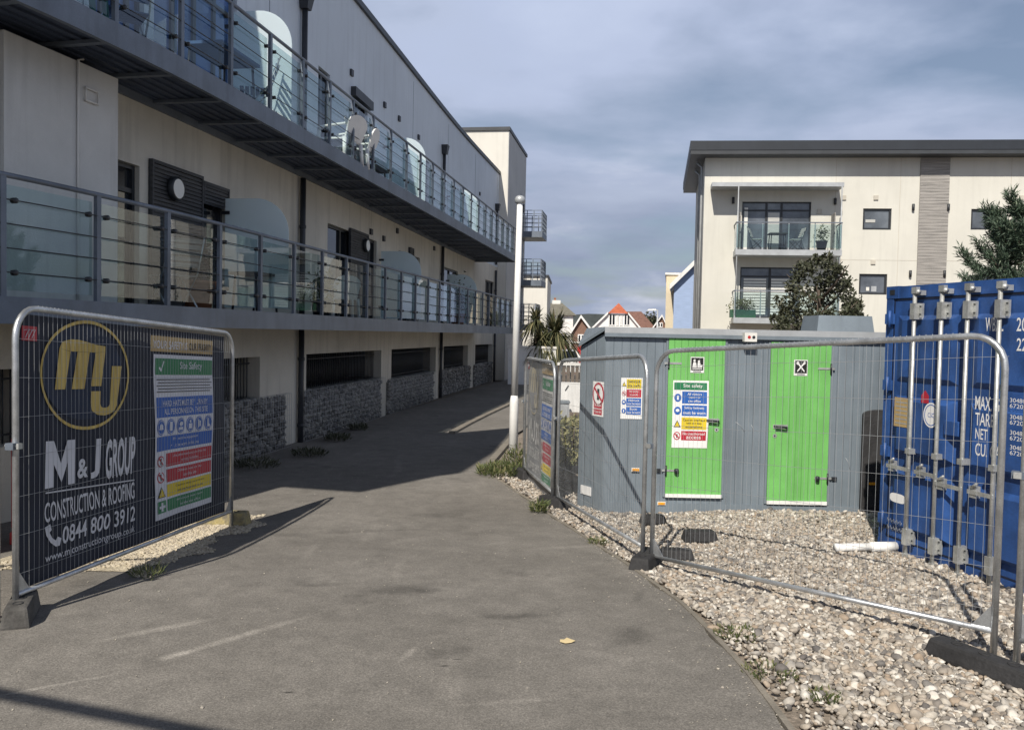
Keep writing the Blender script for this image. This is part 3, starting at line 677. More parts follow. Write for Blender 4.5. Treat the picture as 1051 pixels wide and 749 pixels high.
# near projecting bay on the lower storey
b0, b1 = S(4, 150, .78)[0], S(121, 150, .78)[0]
mb = MB(); wall_grid(mb, EC, .78, b0, b1, zl, Z1-.002, [], 0, M['bayrender'], .4)
for s_ in (b0, b1): mb.add([EC.P(s_, .78, zl), EC.P(s_, OFF, zl), EC.P(s_, OFF, Z1-.002), EC.P(s_, .78, Z1-.002)], [(0, 1, 2, 3)], M['bayrender'])
bay = mb.build('projecting_bay', AB)
sp_ = S(79, 150, .78)[0]; mb = MB()
mb.tube([EC.P(sp_, .765, zl), EC.P(sp_, .765, head(80, 62, .78)), EC.P(sp_+.08, .765, head(80, 62, .78)+.03)], .014, M['offwhite'], 6)
a = S(86, 90, .78); bq = S(99, 88, .78)
mb.tube([EC.P(a[0], .755, a[1]), EC.P(bq[0], .755, a[1]), EC.P(bq[0], .755, a[1]-.14), EC.P(a[0], .755, a[1]-.14)], .013, M['offwhite'], 6, closed=True)
mb.build('overflow_pipe', bay)
# windows and doors
window(AB, EC, OFF, *low[0], mull=(.5,), trans=(.82,), name='door')
window(AB, EC, OFF, *low[1], mull=(.33, .66), name='window')
window(AB, EC, OFF, *low[2], mull=(.28, .42, .76), name='window')
for o in low[3:]: window(AB, EC, OFF, *o, mull=(.5,), name='window')
for i, o in enumerate(up): window(AB, EC, OFF, *o, mull=(.25, .5, .75) if i < 2 else (.5,), trans=(.84,) if i < 2 else (), pane='skypane' if i < 2 else 'pane', name='window')
o = up[3]; mb = MB(); fr = Fr(EC.P(o[0]-.1, OFF-.001, o[3]-.04), EC.P(o[1]+.1, OFF, 0)-EC.P(o[0]-.1, OFF, 0), (0, 0, 1)); mb.obox(fr, 0, o[1]-o[0]+.2, 0, .2, 0, .12, M['pipe']); mb.build('window_head', AB)
# slatted timber shutters
def shutter(s0, s1, z0, z1, pitch=.055):
    A, B = EC.P(s0, OFF-.012, z0), EC.P(s1, OFF-.012, z0); fr = Fr(A, B-A, (0, 0, 1)); w = np.linalg.norm(B-A); h = z1-z0
    mb = MB(); mb.obox(fr, 0, w, 0, h, -.006, .02, M['pipe'])
    for z in np.arange(.03, h-.05, pitch): mb.obox(fr, .03, w-.03, z, z+pitch*.72, .02, .042, M['slat'])
    mb.obox(fr, 0, .035, 0, h, .02, .055, M['slat']); mb.obox(fr, w-.035, w, 0, h, .02, .055, M['slat']); mb.obox(fr, .035, w-.035, h-.045, h, .02, .054, M['slat'])
    return mb.build('shutter', AB)
s_a, s_b = S(152, 200)[0], S(205, 200)[0]
shutter(s_a, s_b, zl+.02, head(153, 163)); shutter(s_b+.01, S(232, 200)[0], head(231, 193)-.35, head(231, 193)-.02)
sh2 = shutter(S(357.5, 250)[0], S(376, 250)[0], zl+.02, head(358, 234))
sh3 = shutter(S(419, 260)[0], S(423, 260)[0], zl+.02, head(420, 254))
def wall_lamp(s_, z, r):
    A = EC.P(s_, OFF-.07, z); fr = Fr(A, EC.t(s_), (0, 0, 1)); mb = MB()
    n = 20; vs = []
    for k in range(n):
        q = 2*math.pi*k/n
        for rr, c in ((r, 0), (r, .07), (r*.8, .075)): vs.append(fr.P(rr*math.cos(q), rr*math.sin(q), c))
    fs = []
    for k in range(n):
        k2 = (k+1) % n; fs += [(3*k, 3*k2, 3*k2+1, 3*k+1), (3*k+1, 3*k2+1, 3*k2+2, 3*k+2)]
    mb.add(vs, fs, M['dark'], True); lamp = mb.build('wall_lamp', AB)
    m2 = MB(); disc(m2, fr, 0, 0, r*.8, r*.8, .077, M['lampglass']); m2.build('lamp_glass', lamp)
q = S(174, 194); wall_lamp(q[0], q[1], .17); q = S(372, 252); wall_lamp(q[0], q[1], .16)
# downpipes with hoppers
for (x, ylo, xt, yt) in ((306, 300, 315, 8), (451.5, 300, 455, 155), (507, 300, 510, 214)):
    s_ = S(x, ylo)[0]; zt = S(xt, yt)[1]; mb = MB()
    for za, zb in ((-.35, Z0-.001), (Z0+.26, Z1-.001), (Z1+.26, zt)):
        mb.tube([EC.P(s_, OFF-.08, za), EC.P(s_, OFF-.08, zb)], .055, M['pipe'], 10)
        for z in np.arange(za+.4, zb, 1.3): mb.tube([EC.P(s_, OFF-.08, z), EC.P(s_, OFF-.08, z+.06)], .066, M['pipe'], 10)
    fr = Fr(EC.P(s_, OFF-.09, zt-.1), EC.t(s_), (0, 0, 1))
    mb.hexa([fr.P(-.09, -.05, .08), fr.P(.09, -.05, .08), fr.P(.09, -.05, -.08), fr.P(-.09, -.05, -.08), fr.P(-.15, .25, .13), fr.P(.15, .25, .13), fr.P(.15, .25, -.09), fr.P(-.15, .25, -.09)], M['pipe'])
    mb.build('downpipe', AB)
# small wall vents
for x, y in ((360, 75), (394, 108), (409, 122), (429, 141), (492, 199), (393, 245), (380, 238), (432, 238), (445, 255), (407, 237)):
    s_, z = S(x, y); mb = MB(); mb.obox(Fr(EC.P(s_, OFF-.001, z), EC.t(s_), (0, 0, 1)), -.07, .07, -.07, .07, 0, .05, M['pipe']); mb.build('wall_vent', AB)
# unseen slab added over the near end, outlined to cast the path's shadow edge
mb = MB(); pc = [(-5.3, 2.0), (-4.4, 3.4), (-4.05, 3.75), (-3.6, 6.05), (-3.2, 10.3), (-4.5, 9.0), (-5.2, 9.0), (-6.6, 4.2), (-7.0, 2.4)]
mb.prism([(x, y, ZR+.16) for x, y in pc], (0, 0, .12), M['roofgrey']); mb.build('shadow_canopy', AB)

# balconies: deck, fascia, joists, posts, cables, glass
def balcony(zb, s0, s1, nm, spacing=1.16, phase=0.):
    mb = MB(); ss = list(np.arange(s0, s1, .5))+[s1]
    for a, b in zip(ss, ss[1:]):
        if b-a < .01: continue
        P = lambda s_, o, z: EC.P(s_, o, z)
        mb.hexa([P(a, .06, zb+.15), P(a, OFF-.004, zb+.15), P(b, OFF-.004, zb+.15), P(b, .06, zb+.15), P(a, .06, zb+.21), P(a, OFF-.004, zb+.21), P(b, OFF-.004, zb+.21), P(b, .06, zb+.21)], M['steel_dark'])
        mb.hexa([P(a, 0, zb), P(a, .06, zb), P(b, .06, zb), P(b, 0, zb), P(a, 0, zb+.25), P(a, .06, zb+.25), P(b, .06, zb+.25), P(b, 0, zb+.25)], M['steel'])
    P = EC.P
    for s_ in (s0, s1-.06): mb.hexa([P(s_, .06, zb), P(s_, OFF, zb), P(s_+.06, OFF, zb), P(s_+.06, .06, zb), P(s_, .06, zb+.249), P(s_, OFF, zb+.249), P(s_+.06, OFF, zb+.249), P(s_+.06, .06, zb+.249)], M['steel'])
    deck = mb.build(nm, AB)
    mb = MB()
    for s_ in np.arange(s0+.6, s1-.2, 1.16):
        for o0, o1, z0, z1 in ((.06, OFF-.06, zb+.085, zb+.124),):
            mb.hexa([P(s_, o0, z0), P(s_, o1, z0), P(s_+.08, o1, z0), P(s_+.08, o0, z0), P(s_, o0, z1), P(s_, o1, z1), P(s_+.08, o1, z1), P(s_+.08, o0, z1)], M['steel'])
    for a, b in zip(ss, ss[1:]):
        if b-a > .01: mb.hexa([P(a, OFF-.055, zb+.03), P(a, OFF-.006, zb+.03), P(b, OFF-.006, zb+.03), P(b, OFF-.055, zb+.03), P(a, OFF-.055, zb+.149), P(a, OFF-.006, zb+.149), P(b, OFF-.006, zb+.149), P(b, OFF-.055, zb+.149)], M['steel'])
        for o in np.arange(.16, OFF-.1, .16):   # ribbed underside
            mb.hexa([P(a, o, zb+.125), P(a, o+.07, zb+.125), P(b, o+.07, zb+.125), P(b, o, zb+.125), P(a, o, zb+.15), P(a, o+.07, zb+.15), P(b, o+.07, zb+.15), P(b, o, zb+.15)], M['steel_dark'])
    mb.build('joists', deck)
    zt = zb+1.35
    mb = MB(); rs = list(np.linspace(s0, s1, 60))
    mb.tube([P(s_, .05, zt) for s_ in rs], .026, M['steel'], 8); mb.build('handrail', deck)
    mb = MB()
    for k in range(4): mb.tube([P(s_, .035, zb+.25+.22*(k+1)) for s_ in rs], .0065, M['dark'], 5)
    mb.build('cable', deck)
    ps = list(np.arange(s0+.05+phase, s1, spacing))
    for i, s_ in enumerate(ps):
        mb = MB(); fr = Fr(P(s_, .05, zb+.251), EC.t(s_), (0, 0, 1)); mb.obox(fr, -.03, .03, 0, 1.085, -.022, .022, M['steel'])
        for k in (0, 3):
            for dd in (-.13, .13):
                A = P(s_+dd, .075, zb+.25+.22*(k+1)); mb.tube([A, A+EC.n(s_)*.05], .027, M['dark'], 8)
        mb.build('post', deck)
        if i+1 < len(ps):
            a, b = s_+.045, ps[i+1]-.045; A, B = P(a, .085, zb+.31), P(b, .085, zb+.31); f2 = Fr(A, B-A, (0, 0, 1))
            mb = MB(); mb.obox(f2, 0, np.linalg.norm(B-A), 0, .96, -.006, .006, M['glass']); mb.build('glass_panel', deck)
    return deck
sp0 = EC.hit(100, 260, .05)[0] % 1.16
DL = balcony(Z0, .3, sDeck, 'lower_balcony', 1.16, (sp0-.35) % 1.16)
DU = balcony(Z1, .3, sDeck, 'upper_balcony', 1.16, (EC.hit(277, 100, .05)[0]-.35) % 1.16)
# frosted privacy screens across the decks, rounded at their outer top corner
def screen(s_, zb, deck, h=1.8):
    o1, o0 = .13, OFF-.05; w = o0-o1; r = .55; pts = [(0, 0), (w, 0), (w, h)]
    pts = [(0, .08), (0, h), (w-r, h)]+[(w-r+r*math.sin(q), h-r+r*math.cos(q)) for q in np.linspace(.15, math.pi/2, 9)]+[(w, .08)]
    A = EC.P(s_, o0, zb+.25); u = EC.n(s_); fr = Fr(A, u, (0, 0, 1))
    mb = MB(); mb.prism([fr.P(a, b, 0) for a, b in pts], EC.t(s_)*.012, M['frost']); sc_ = mb.build('privacy_screen', deck)
    for z in (.35, 1.55): mb = MB(); mb.obox(fr, -.05, .08, z, z+.05, -.03, .02, M['dark']); mb.build('bracket', sc_)
for x in (296, 439.5, 502.5): 
    s_ = EC.hit(x, 260, .13)[0]; screen(s_, Z0, DL)
for x in (299, 445, 505): 
    s_ = EC.hit(x, 100, .13)[0]; screen(s_, Z1, DU)

# ---------------------------------------------------------------- white tower at the far end
c1 = at_y(521.5, 160, 40.3); c2 = at_y(539.5, 175, 46.3); zt = at_y(521, 134, 40.3)[2]
T = thing('apartment_tower', 'taller white flat-roofed block rising beyond the long balconied block', 'building', (c1[0], c1[1], 0))
u = V(c2[0]-c1[0], c2[1]-c1[1], 0); Lw = np.linalg.norm(u); u /= Lw; w = V(-u[1], u[0], 0)
o = V(c1[0], c1[1], -.3)
mb = MB(); q = [o, o+u*Lw, o+u*Lw+w*9, o+w*9]; up_ = V(0, 0, zt+.3)
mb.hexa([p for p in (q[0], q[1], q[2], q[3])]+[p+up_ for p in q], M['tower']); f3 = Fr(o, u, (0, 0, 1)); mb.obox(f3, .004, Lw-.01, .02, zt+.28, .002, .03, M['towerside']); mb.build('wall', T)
mb = MB(); e_ = .08
q2 = [o-u*e_-w*e_, o+u*(Lw+e_)-w*e_, o+u*(Lw+e_)+w*(9+e_), o+w*(9+e_)-u*e_]
mb.hexa([p+up_ for p in q2]+[p+up_+V(0, 0, .16) for p in q2], M['roofgrey']); mb.build('roof_edge', T)
mb = MB(); 
A = o-w*.06+u*(Lw*.72); A[2] = 4; mb.tube([A, A+V(0, 0, 4.3)], .06, M['pipe'], 8); mb.box(A[0]-.15, A[0]+.15, A[1]-.15, A[1]+.15, 8.3, 8.7, M['pipe']); mb.build('downpipe', T)
for zf in (2.15, 4.45, 6.95):
    mb = MB(); f2 = Fr(o+u*(Lw-2.3)-w*.0+V(0, 0, zf+.3), u, (0, 0, 1)); d_ = 1.25 if zf > 3 else 1.0
    mb.obox(f2, 0, 2.1, 0, .3, 0.003, d_, M['steel']); bl = mb.build('balcony', T)
    mb = MB()
    for a in np.linspace(.04, 2.06, 5): mb.obox(f2, a-.025, a+.025, .3, 1.35, d_-.06, d_-.01, M['steel'])
    for c in np.linspace(.1, d_-.1, 4)[:-1]:
        for a in (.04, 2.06): mb.obox(f2, a-.02, a+.02, .3, 1.35, c-.02, c+.02, M['steel'])
    for b in (.52, .74, .96, 1.18, 1.36):
        mb.obox(f2, .0, 2.1, b, b+.03, d_-.05, d_-.02, M['steel'])
        for a in (.04, 2.06): mb.obox(f2, a-.015, a+.015, b, b+.03, .05, d_-.05, M['steel'])
    mb.build('railing', bl)
    mb = MB(); mb.obox(f2, .35, 1.7, .3, 2.3, .004, .03, M['pane']); mb.build('window', T)
# ---------------------------------------------------------------- gabion walls under the block
gspans = [((150, 440), (299, 420)), ((313, 420), (395, 400)), ((401, 400), (447.5, 395)), ((454, 395), (485, 390)), ((488.5, 385), (507, 382))]
glabels = ['nearest stone-filled gabion wall, behind the printed banner', 'longest stone-filled gabion wall, just beyond the first downpipe', 'middle stone-filled gabion wall in front of the third barred opening',
           'short stone-filled gabion wall just past the second downpipe', 'farthest short gabion wall at the end of the block']
GH = 1.0
for i, (a, b) in enumerate(gspans):
    s0, s1 = S(*a, 1.12)[0], S(*b, 1.12)[0]
    if i == 0: s0 = s1-4.2
    lab = glabels[i]
    c = EC.P((s0+s1)/2, 1.0, -.25)
    g = thing('gabion_wall', lab, 'gabion', tuple(c), 'gabion walls along the foot of the block')
    dpt = .55; zb = -.27; zt = zb+GH-(.0 if i < 2 else .08)
    o1 = 1.12; nS = int((s1-s0)*GH*150); C = []; R_ = []
    rows = np.arange(zb+.05, zt, .088)
    for z in rows:
        for s_ in np.arange(s0+.06, s1-.05, .10):
            C.append(EC.P(s_+RNG.uniform(-.045, .045), o1+.085+RNG.uniform(-.015, .03), z+RNG.uniform(-.03, .03)))
    for s_ in np.arange(s0+.06, s1-.05, .13):
        for o in np.arange(o1+.14, o1+dpt-.03, .12): C.append(EC.P(s_+RNG.uniform(-.03, .03), o, zt-.04+RNG.uniform(-.02, .01)))
    for z in rows:
        for o in np.arange(o1+.14, o1+dpt-.03, .12):
            for s_ in (s0+.06, s1-.06): C.append(EC.P(s_, o, z))
    C = np.array(C); Sz = np.stack([RNG.uniform(.035, .068, len(C)), RNG.uniform(.035, .06, len(C)), RNG.uniform(.028, .05, len(C))], 1)
    stones('stone_fill', C, Sz, M['gabion'], ICO2 if i < 2 else ICO1, parent=g, smooth=False, rough=.22)
    mb = MB()
    for a_, b_ in zip(np.arange(s0, s1, .5), list(np.arange(s0+.5, s1, .5))+[s1]):
        if b_-a_ < .02: continue
        P = EC.P; mb.hexa([P(a_, o1+.12, zb-.1), P(a_, o1+dpt-.02, zb-.1), P(b_, o1+dpt-.02, zb-.1), P(b_, o1+.12, zb-.1), P(a_, o1+.12, zt-.07), P(a_, o1+dpt-.02, zt-.07), P(b_, o1+dpt-.02, zt-.07), P(b_, o1+.12, zt-.07)], M['concrete'])
    mb.build('core', g)
    mb = MB()
    if i < 3:
        for z in np.arange(zb+.02, zt+.03, .1): mb.tube([EC.P(s_, o1-.005, z) for s_ in np.linspace(s0, s1, 8)], .003, M['wire'], 4)
        for s_ in np.arange(s0, s1+.01, .1): mb.tube([EC.P(s_, o1-.005, zb), EC.P(s_, o1-.005, zt+.02), EC.P(s_, o1+dpt, zt+.02)], .003, M['wire'], 4)
        mb.build('wire_cage', g)

# ---------------------------------------------------------------- temporary site fences
def shear(o, k):            # posts stay plumb while the rails follow the fall of the ground
    for c in o.children:
        n = len(c.data.vertices); a = np.zeros(n*3, np.float32); c.data.vertices.foreach_get('co', a); a = a.reshape(-1, 3); a[:, 2] += k*a[:, 0]
        c.data.vertices.foreach_set('co', a.ravel()); c.data.update(); shear(c, k)
def tilt(o, A, B):
    d = B-A; L_ = np.linalg.norm(d[:2]); rz = math.atan2(d[1], d[0]); o['fall'] = float(d[2]/L_)
    shear(o, o['fall']); o.location = A; o.rotation_euler = (0, 0, rz); return L_
FG = 'temporary mesh fence panels'
def fence_panel(A, B, label, z0=.10, H=2.10, clip=True, lean=0):
    A = np.array(A); B = np.array(B); L_ = np.linalg.norm((B-A)[:2])
    g = thing('site_fence_panel', label, 'site fence', group=FG, local=True)
    r = .21; h = H
    arc0 = [V(.021+r-r*math.cos(q), 0, h-r+r*math.sin(q)) for q in np.linspace(0, math.pi/2, 7)]
    arc1 = [V(L_-.021-r+r*math.sin(q), 0, h-r+r*math.cos(q)) for q in np.linspace(0, math.pi/2, 7)]
    mb = MB(); mb.tube([V(.021, 0, 0)]+arc0+arc1+[V(L_-.021, 0, 0)], .021, M['galv'], 10)
    mb.tube([V(.03, 0, z0+.07), V(L_-.03, 0, z0+.07)], .019, M['galv'], 8)
    for x in (.021, L_-.021):           # gusset plate where the foot rail meets the upright
        s_ = 1 if x < 1 else -1
        mb.prism([V(x+.015*s_, -.003, z0+.085), V(x+.14*s_, -.003, z0+.085), V(x+.015*s_, -.003, z0+.24)], (0, .006, 0), M['galv'])
    mb.build('frame', g)
    mb = MB(); n = int(L_/.052)
    for i in range(1, n):
        x = L_*i/n; zt = h
        if x < r: zt = h-r+math.sqrt(max(0, r*r-(r-x+.021)**2)) if x > .03 else h-r
        if x > L_-r: zt = h-r+math.sqrt(max(0, r*r-(x-L_+r+.021)**2)) if x < L_-.03 else h-r
        j = .004*math.sin(i*1.7); mb.tube([V(x, -.002, z0+.06), V(x+j, -.004+.004*math.sin(i*.9), h*.55), V(x, -.002, zt)], .0013, M['wire'], 4, False)
    for z in np.arange(z0+.20, h-.05, .265):
        k = 9; mb.tube([V(L_*q/k, .003+.004*math.sin(q*2.1+z*9), z+.004*math.sin(q*1.3+z*5)) for q in range(k+1)], .0015, M['wire'], 4, False)
    # wire wrapped along the top tube
    for q in np.linspace(r+.05, L_-r-.05, int(L_/.052)): mb.tube([V(q, 0, h-.024), V(q, -.024, h), V(q, 0, h+.024)], .0025, M['wire'], 4, False)
    mb.build('wire_mesh', g)
    if clip:
        mb = MB(); z = 1.15
        mb.box(-.045, .025, -.028, .028, z, z+.045, M['steel']); mb.tube([V(-.01, -.05, z+.025), V(-.01, .05, z+.025)], .011, M['rod'], 8); mb.box(-.03, .012, -.056, -.04, z+.006, z+.044, M['rod'])
        mb.build('clip', g)
    tilt(g, A, B);
    return g, L_
def fence_foot(P, rz, label, m=None, size=(.68, .23, .13), grp='fence feet', yaw=0):
    g = thing('fence_foot', label, 'fence foot', group=grp, local=True); l, w, h = size; m = m or M['black']
    mb = MB(); mb.hexa([(-l/2, -w/2, 0), (l/2, -w/2, 0), (l/2, w/2, 0), (-l/2, w/2, 0), (-l/2+.03, -w/2+.02, h), (l/2-.03, -w/2+.02, h), (l/2-.03, w/2-.02, h), (-l/2+.03, w/2-.02, h)], m)
    mb.build('block', g, bevel=.02)
    mb = MB()
    for x in (-.17*l/.68-.0, .0, .17*l/.68): mb.lathe((x, 0, h-.001), [(.026, 0), (.026, .006), (.034, .0065), (.034, .0)], M['black'], 10)
    mb.build('socket', g)
    g.location = P; g.rotation_euler = (0, 0, rz); return g
gnd = on_ground
L1A, L1B = gnd(14, 637), gnd(238, 540)
R1A, R1B = gnd(667, 580, gravel_z), gnd(1023, 676, gravel_z)
R2A, R2B = gnd(571, 519.5), gnd(660, 580, gravel_z)
R3A, R3B = gnd(537, 490), gnd(567, 519)
R1A[2] -= .08; R2A[2] -= .04
R4A = gnd(1039, 683); R4B = R4A+V(2.75, -2.1, 0)
pl1, LL1 = fence_panel(L1A, L1B, 'galvanised mesh fence panel carrying the big navy banner on the left')
d = (L1B-L1A); d /= np.linalg.norm(d)
pl2, _ = fence_panel(L1A-d*.06+V(-.06, .02, 0), L1A+V(-2.5, -.9, .02), 'galvanised mesh fence panel at the left edge, turning back from the navy banner', clip=False)
pr1, LR1 = fence_panel(R1A, R1B, 'bare galvanised mesh fence panel standing in front of the green doors and blue container', H=2.03)
pr2, LR2 = fence_panel(R2A, R2B, 'bare galvanised mesh fence panel in front of the left end of the grey cabin', H=1.91)
pr3, LR3 = fence_panel(R3A, R3B, 'mesh fence panel farthest away, covered by the faded grey banner', H=1.84)
pr4, LR4 = fence_panel(R4A, R4B, 'bare galvanised mesh fence panel at the right edge, closest to the viewer', H=2.0)
pz = lambda P, f=gz: (P[0], P[1], f(P[0], P[1]))
ang = lambda A, B: math.atan2(B[1]-A[1], B[0]-A[0])
fence_foot((L1A[0]+.02, L1A[1]+.05, gz(*L1A[:2])), 1.95, 'grey fence foot on the asphalt under the near post of the navy banner', M['dusty'], (.50, .18, .14))
fence_foot(pz(gnd(230, 538)), ang(L1A, L1B)+math.pi/2+.0, 'yellow-stained concrete fence foot under the far post of the navy banner', M['stainblock'], (.56, .22, .15))
fence_foot(pz((R1A+R2B)/2, gravel_z), ang(R1A, R1B)+math.pi/2+.5, 'black rubber fence foot under the two posts left of the green doors', size=(.52, .2, .12))
qa, qb = gnd(968, 674), gnd(1056, 706)
fence_foot((qa+qb)/2, ang(qa, qb), 'long black rubber fence foot at the lower right, on the shingle nearest the viewer', size=(.72, .17, .11))
fence_foot(pz((R2A+R3B)/2), ang(R2A, R2B)+.4, 'dark rubber fence foot at the joint between the faded banner and the bare panel', size=(.5, .2, .12))
fence_foot(pz(R3A), ang(R3A, R3B)+.2, 'dark rubber fence foot beside the foot of the white pole', size=(.5, .22, .14))
P = gnd(718, 556, gravel_z); fence_foot((P[0], P[1], gravel_z(P[0], P[1])+.015), .1, 'spare black rubber foot lying loose on the shingle before the first green door', size=(.36, .2, .11))
P = gnd(694, 574, gravel_z); fence_foot((P[0], P[1], gravel_z(P[0], P[1])+.015), -.15, 'black rubber block lying just behind the fence joint on the shingle', size=(.34, .18, .09))
P = gnd(670, 538, gravel_z); fence_foot((P[0], P[1], gravel_z(P[0], P[1])+.015), .3, 'black rubber block half hidden behind the fence posts, close to the grey cabin', size=(.3, .18, .1))

# ---------------------------------------------------------------- printed banners
def banner(panel, L_, label, faded=False, z0=.08, z1=1.96, base=.10):
    g = thing('banner', label, 'banner', local=True, group='construction firm banners')
    fr = Fr((0, .012, base), (1, 0, 0), (0, 0, 1))          # faces the path
    disp = lambda a, b: -.03+.007*math.sin(a*4.1+b*1.3)+.005*math.sin(a*9+1+b*3)+.004*math.sin(b*7.)+.006*math.exp(-((a*.6+b-1.1)/.05)**2)-.006*math.exp(-((a*.9-b-1.2)/.06)**2)
    sx = L_/3.587; X = lambda a: a*sx
    K = dict(base=M['bannergrey'] if faded else M['banner'], w=M['bwhite_faded'] if faded else M['bwhite'], gold=M['palegold'] if faded else M['gold'], tan=M['tan'])
    mb = MB(); a0, a1 = X(.11), X(3.46)
    nx, nz = 44, 24
    vs = []; fs = []
    for c in (0, -.004):
        for j in range(nz+1):
            for i in range(nx+1):
                a = a0+(a1-a0)*i/nx; b = z0+(z1-z0)*j/nz; vs.append(fr.P(a, b, c+disp(a, b)))
    n1 = (nx+1)*(nz+1)
    for j in range(nz):
        for i in range(nx):
            q = j*(nx+1)+i; fs.append((q, q+1, q+nx+2, q+nx+1)); fs.append((n1+q, n1+q+nx+1, n1+q+nx+2, n1+q+1))
    mb.add(vs, fs, K['base'], True); mb.build('sheet', g)
    # roundel with the initials
    mb = MB(); cx, cz, ra, rb = X(.92), 1.545, X(.585), .42
    disc(mb, fr, cx-X(.04), cz+.02, ra*.88, rb*.86, .007, M['banner_mid'] if not faded else M['bannergrey'], disp)
    ring(mb, fr, cx, cz, ra, rb, .024, .0085, K['gold'], disp); roundel = mb.build('roundel', g)
    mb = MB(); c = .0115
    def stroke(pts):
        ar = sum(pts[i-1][0]*pts[i][1]-pts[i][0]*pts[i-1][1] for i in range(len(pts)))
        poly(mb, fr, [(X(a), b) for a, b in (pts if ar > 0 else pts[::-1])], c, K['gold'], disp)
    stroke([(.51, 1.44), (.64, 1.44), (.70, 1.72), (.57, 1.74)])                                   # m: three leaning stems under an arched shoulder
    stroke([(.72, 1.44), (.87, 1.44), (.93, 1.72), (.78, 1.72)])
    stroke([(.95, 1.46), (1.09, 1.46), (1.15, 1.73), (1.01, 1.72)])
    top = [(.57, 1.741), (.70, 1.722), (.78, 1.722), (.93, 1.722), (1.01, 1.722), (1.15, 1.731)]; arch = [(.60, 1.79), (.70, 1.812), (.79, 1.812), (.93, 1.795), (1.02, 1.782), (1.15, 1.775)]
    for k in range(5): stroke([top[k], top[k+1], arch[k+1], arch[k]])
    hook = [((.95, 1.42), (1.08, 1.42)), ((.945, 1.33), (1.07, 1.32)), ((.96, 1.27), (1.085, 1.295)), ((1.03, 1.235), (1.11, 1.288)), ((1.13, 1.225), (1.15, 1.287)), ((1.22, 1.238), (1.185, 1.293)), ((1.28, 1.26), (1.205, 1.31)), ((1.315, 1.30), (1.215, 1.34)), ((1.39, 1.62), (1.25, 1.62))]
    for k in range(8): stroke([hook[k][0], hook[k+1][0], hook[k+1][1], hook[k][1]])
    mb.build('initials', roundel)
    def word(t, a0, a1, b0, b1, name='lettering', mm=None, bold=.02, keep=False, shear=0):
        mb = MB(); text(mb, fr, t, X(a0), X(a1), b0, b1, .008, mm or K['w'], disp, bold, shear, keep); return mb.build(name, g)
    mb = MB()      # the heavy condensed M: two stems and a narrow vee
    for q_ in ([(.38, .735), (.48, .735), (.48, 1.07), (.38, 1.075)], [(.66, .73), (.76, .728), (.76, 1.06), (.66, 1.063)], [(.48, 1.07), (.48, .90), (.57, .76), (.57, .90)], [(.57, .90), (.57, .76), (.66, .895), (.66, 1.063)]):
        ar = sum(q_[i-1][0]*q_[i][1]-q_[i][0]*q_[i-1][1] for i in range(4)); poly(mb, fr, [(X(a), b) for a, b in (q_ if ar > 0 else q_[::-1])], .009, K['w'], disp)
    mb.build('lettering', g)
    0
    word('&', .80, .94, .755, .905, bold=.03); word('J', .97, 1.09, .735, 1.045, bold=.03)
    word('GROUP', 1.16, 1.61, .705, 1.03, bold=.03)
    mb = MB(); poly(mb, fr, [(X(.39), .70), (X(1.61), .645), (X(1.61), .655), (X(.39), .71)], .008, K['w'], disp); mb.build('rule_line', g)
    word('CONSTRUCTION & ROOFING', .38, 1.61, .49, .635, bold=.012)
    mb = MB()   # telephone handset
    pts = [(.38, .46), (.44, .475), (.455, .43), (.43, .415), (.46, .37), (.50, .345), (.52, .37), (.565, .35), (.545, .30), (.50, .30), (.44, .34), (.395, .40)]
    poly(mb, fr, [(X(a), b) for a, b in pts], .008, K['w'], disp); mb.build('telephone_symbol', g)
    word('0844 800 3912', .58, 1.61, .30, .43, bold=.014, shear=.12)
    word('www.mjconstructiongroup.co.uk', .38, 1.61, .19, .265, bold=.004)
    mb = MB(); rect(mb, fr, X(.125), X(.30), 1.78, 1.88, .008, M['cardred'], disp); t = mb.build('red_tag', g)
    mb = MB(); 
    for k in range(3): mb.tube([fr.P(X(.16+.035*k), 1.80, .012+disp(.2, 1.8)), fr.P(X(.20+.035*k), 1.86, .012+disp(.2, 1.8)), fr.P(X(.15+.04*k), 1.85, .012+disp(.2, 1.8))], .003, M['bwhite'], 4)
    mb.build('tag_mark', t)
    # site safety panel
    A = X(1.95); B = X(3.14); w = B-A; U = lambda q: A+w*q; ls = .0075
    mb = MB(); rect(mb, fr, A, B, .235, 1.735, ls, K['w'], disp); rect(mb, fr, A-X(.06), B, 1.76, 1.90, ls, K['tan'], disp); sg = mb.build('safety_panel', g)
    def sub(nm, f): m2 = MB(); f(m2); return m2.build(nm, sg)
    l2, l3 = .0105, .0135; tx = lambda m2, t, q0, q1, b0, b1, mm, bold=.0: text(m2, fr, t, U(q0), U(q1), b0, b1, l3, mm, disp, bold)
    sub('slogan', lambda m2: (tx(m2, 'YOUR SAFETY IS', -.02, .52, 1.79, 1.86, K['w'], .004), tx(m2, 'OUR PRIORITY', .55, .95, 1.79, 1.86, M['cardblack'], .012)))
    sub('green_heading', lambda m2: (rect(m2, fr, U(.02), U(.98), 1.55, 1.70, l2, M['cardgreen'], disp), tx(m2, 'Site Safety', .40, .78, 1.585, 1.675, M['bwhite'], .004),
        poly(m2, fr, [(U(.07), 1.61), (U(.09), 1.625), (U(.105), 1.60), (U(.14), 1.68), (U(.15), 1.67), (U(.108), 1.575)], l3, M['bwhite'], disp)))
    def small(m2, b0, b1, n, mm, q0, q1):
        for k in range(n): b = b1-(b1-b0)*(k+.5)/n; rect(m2, fr, U(q0+.02*(k % 2)), U(q1-.03*((k+1) % 2)), b-.004, b+.004, l3, mm, disp)
    sub('small_print', lambda m2: small(m2, 1.38, 1.52, 5, M['cardblack'], .04, .96))
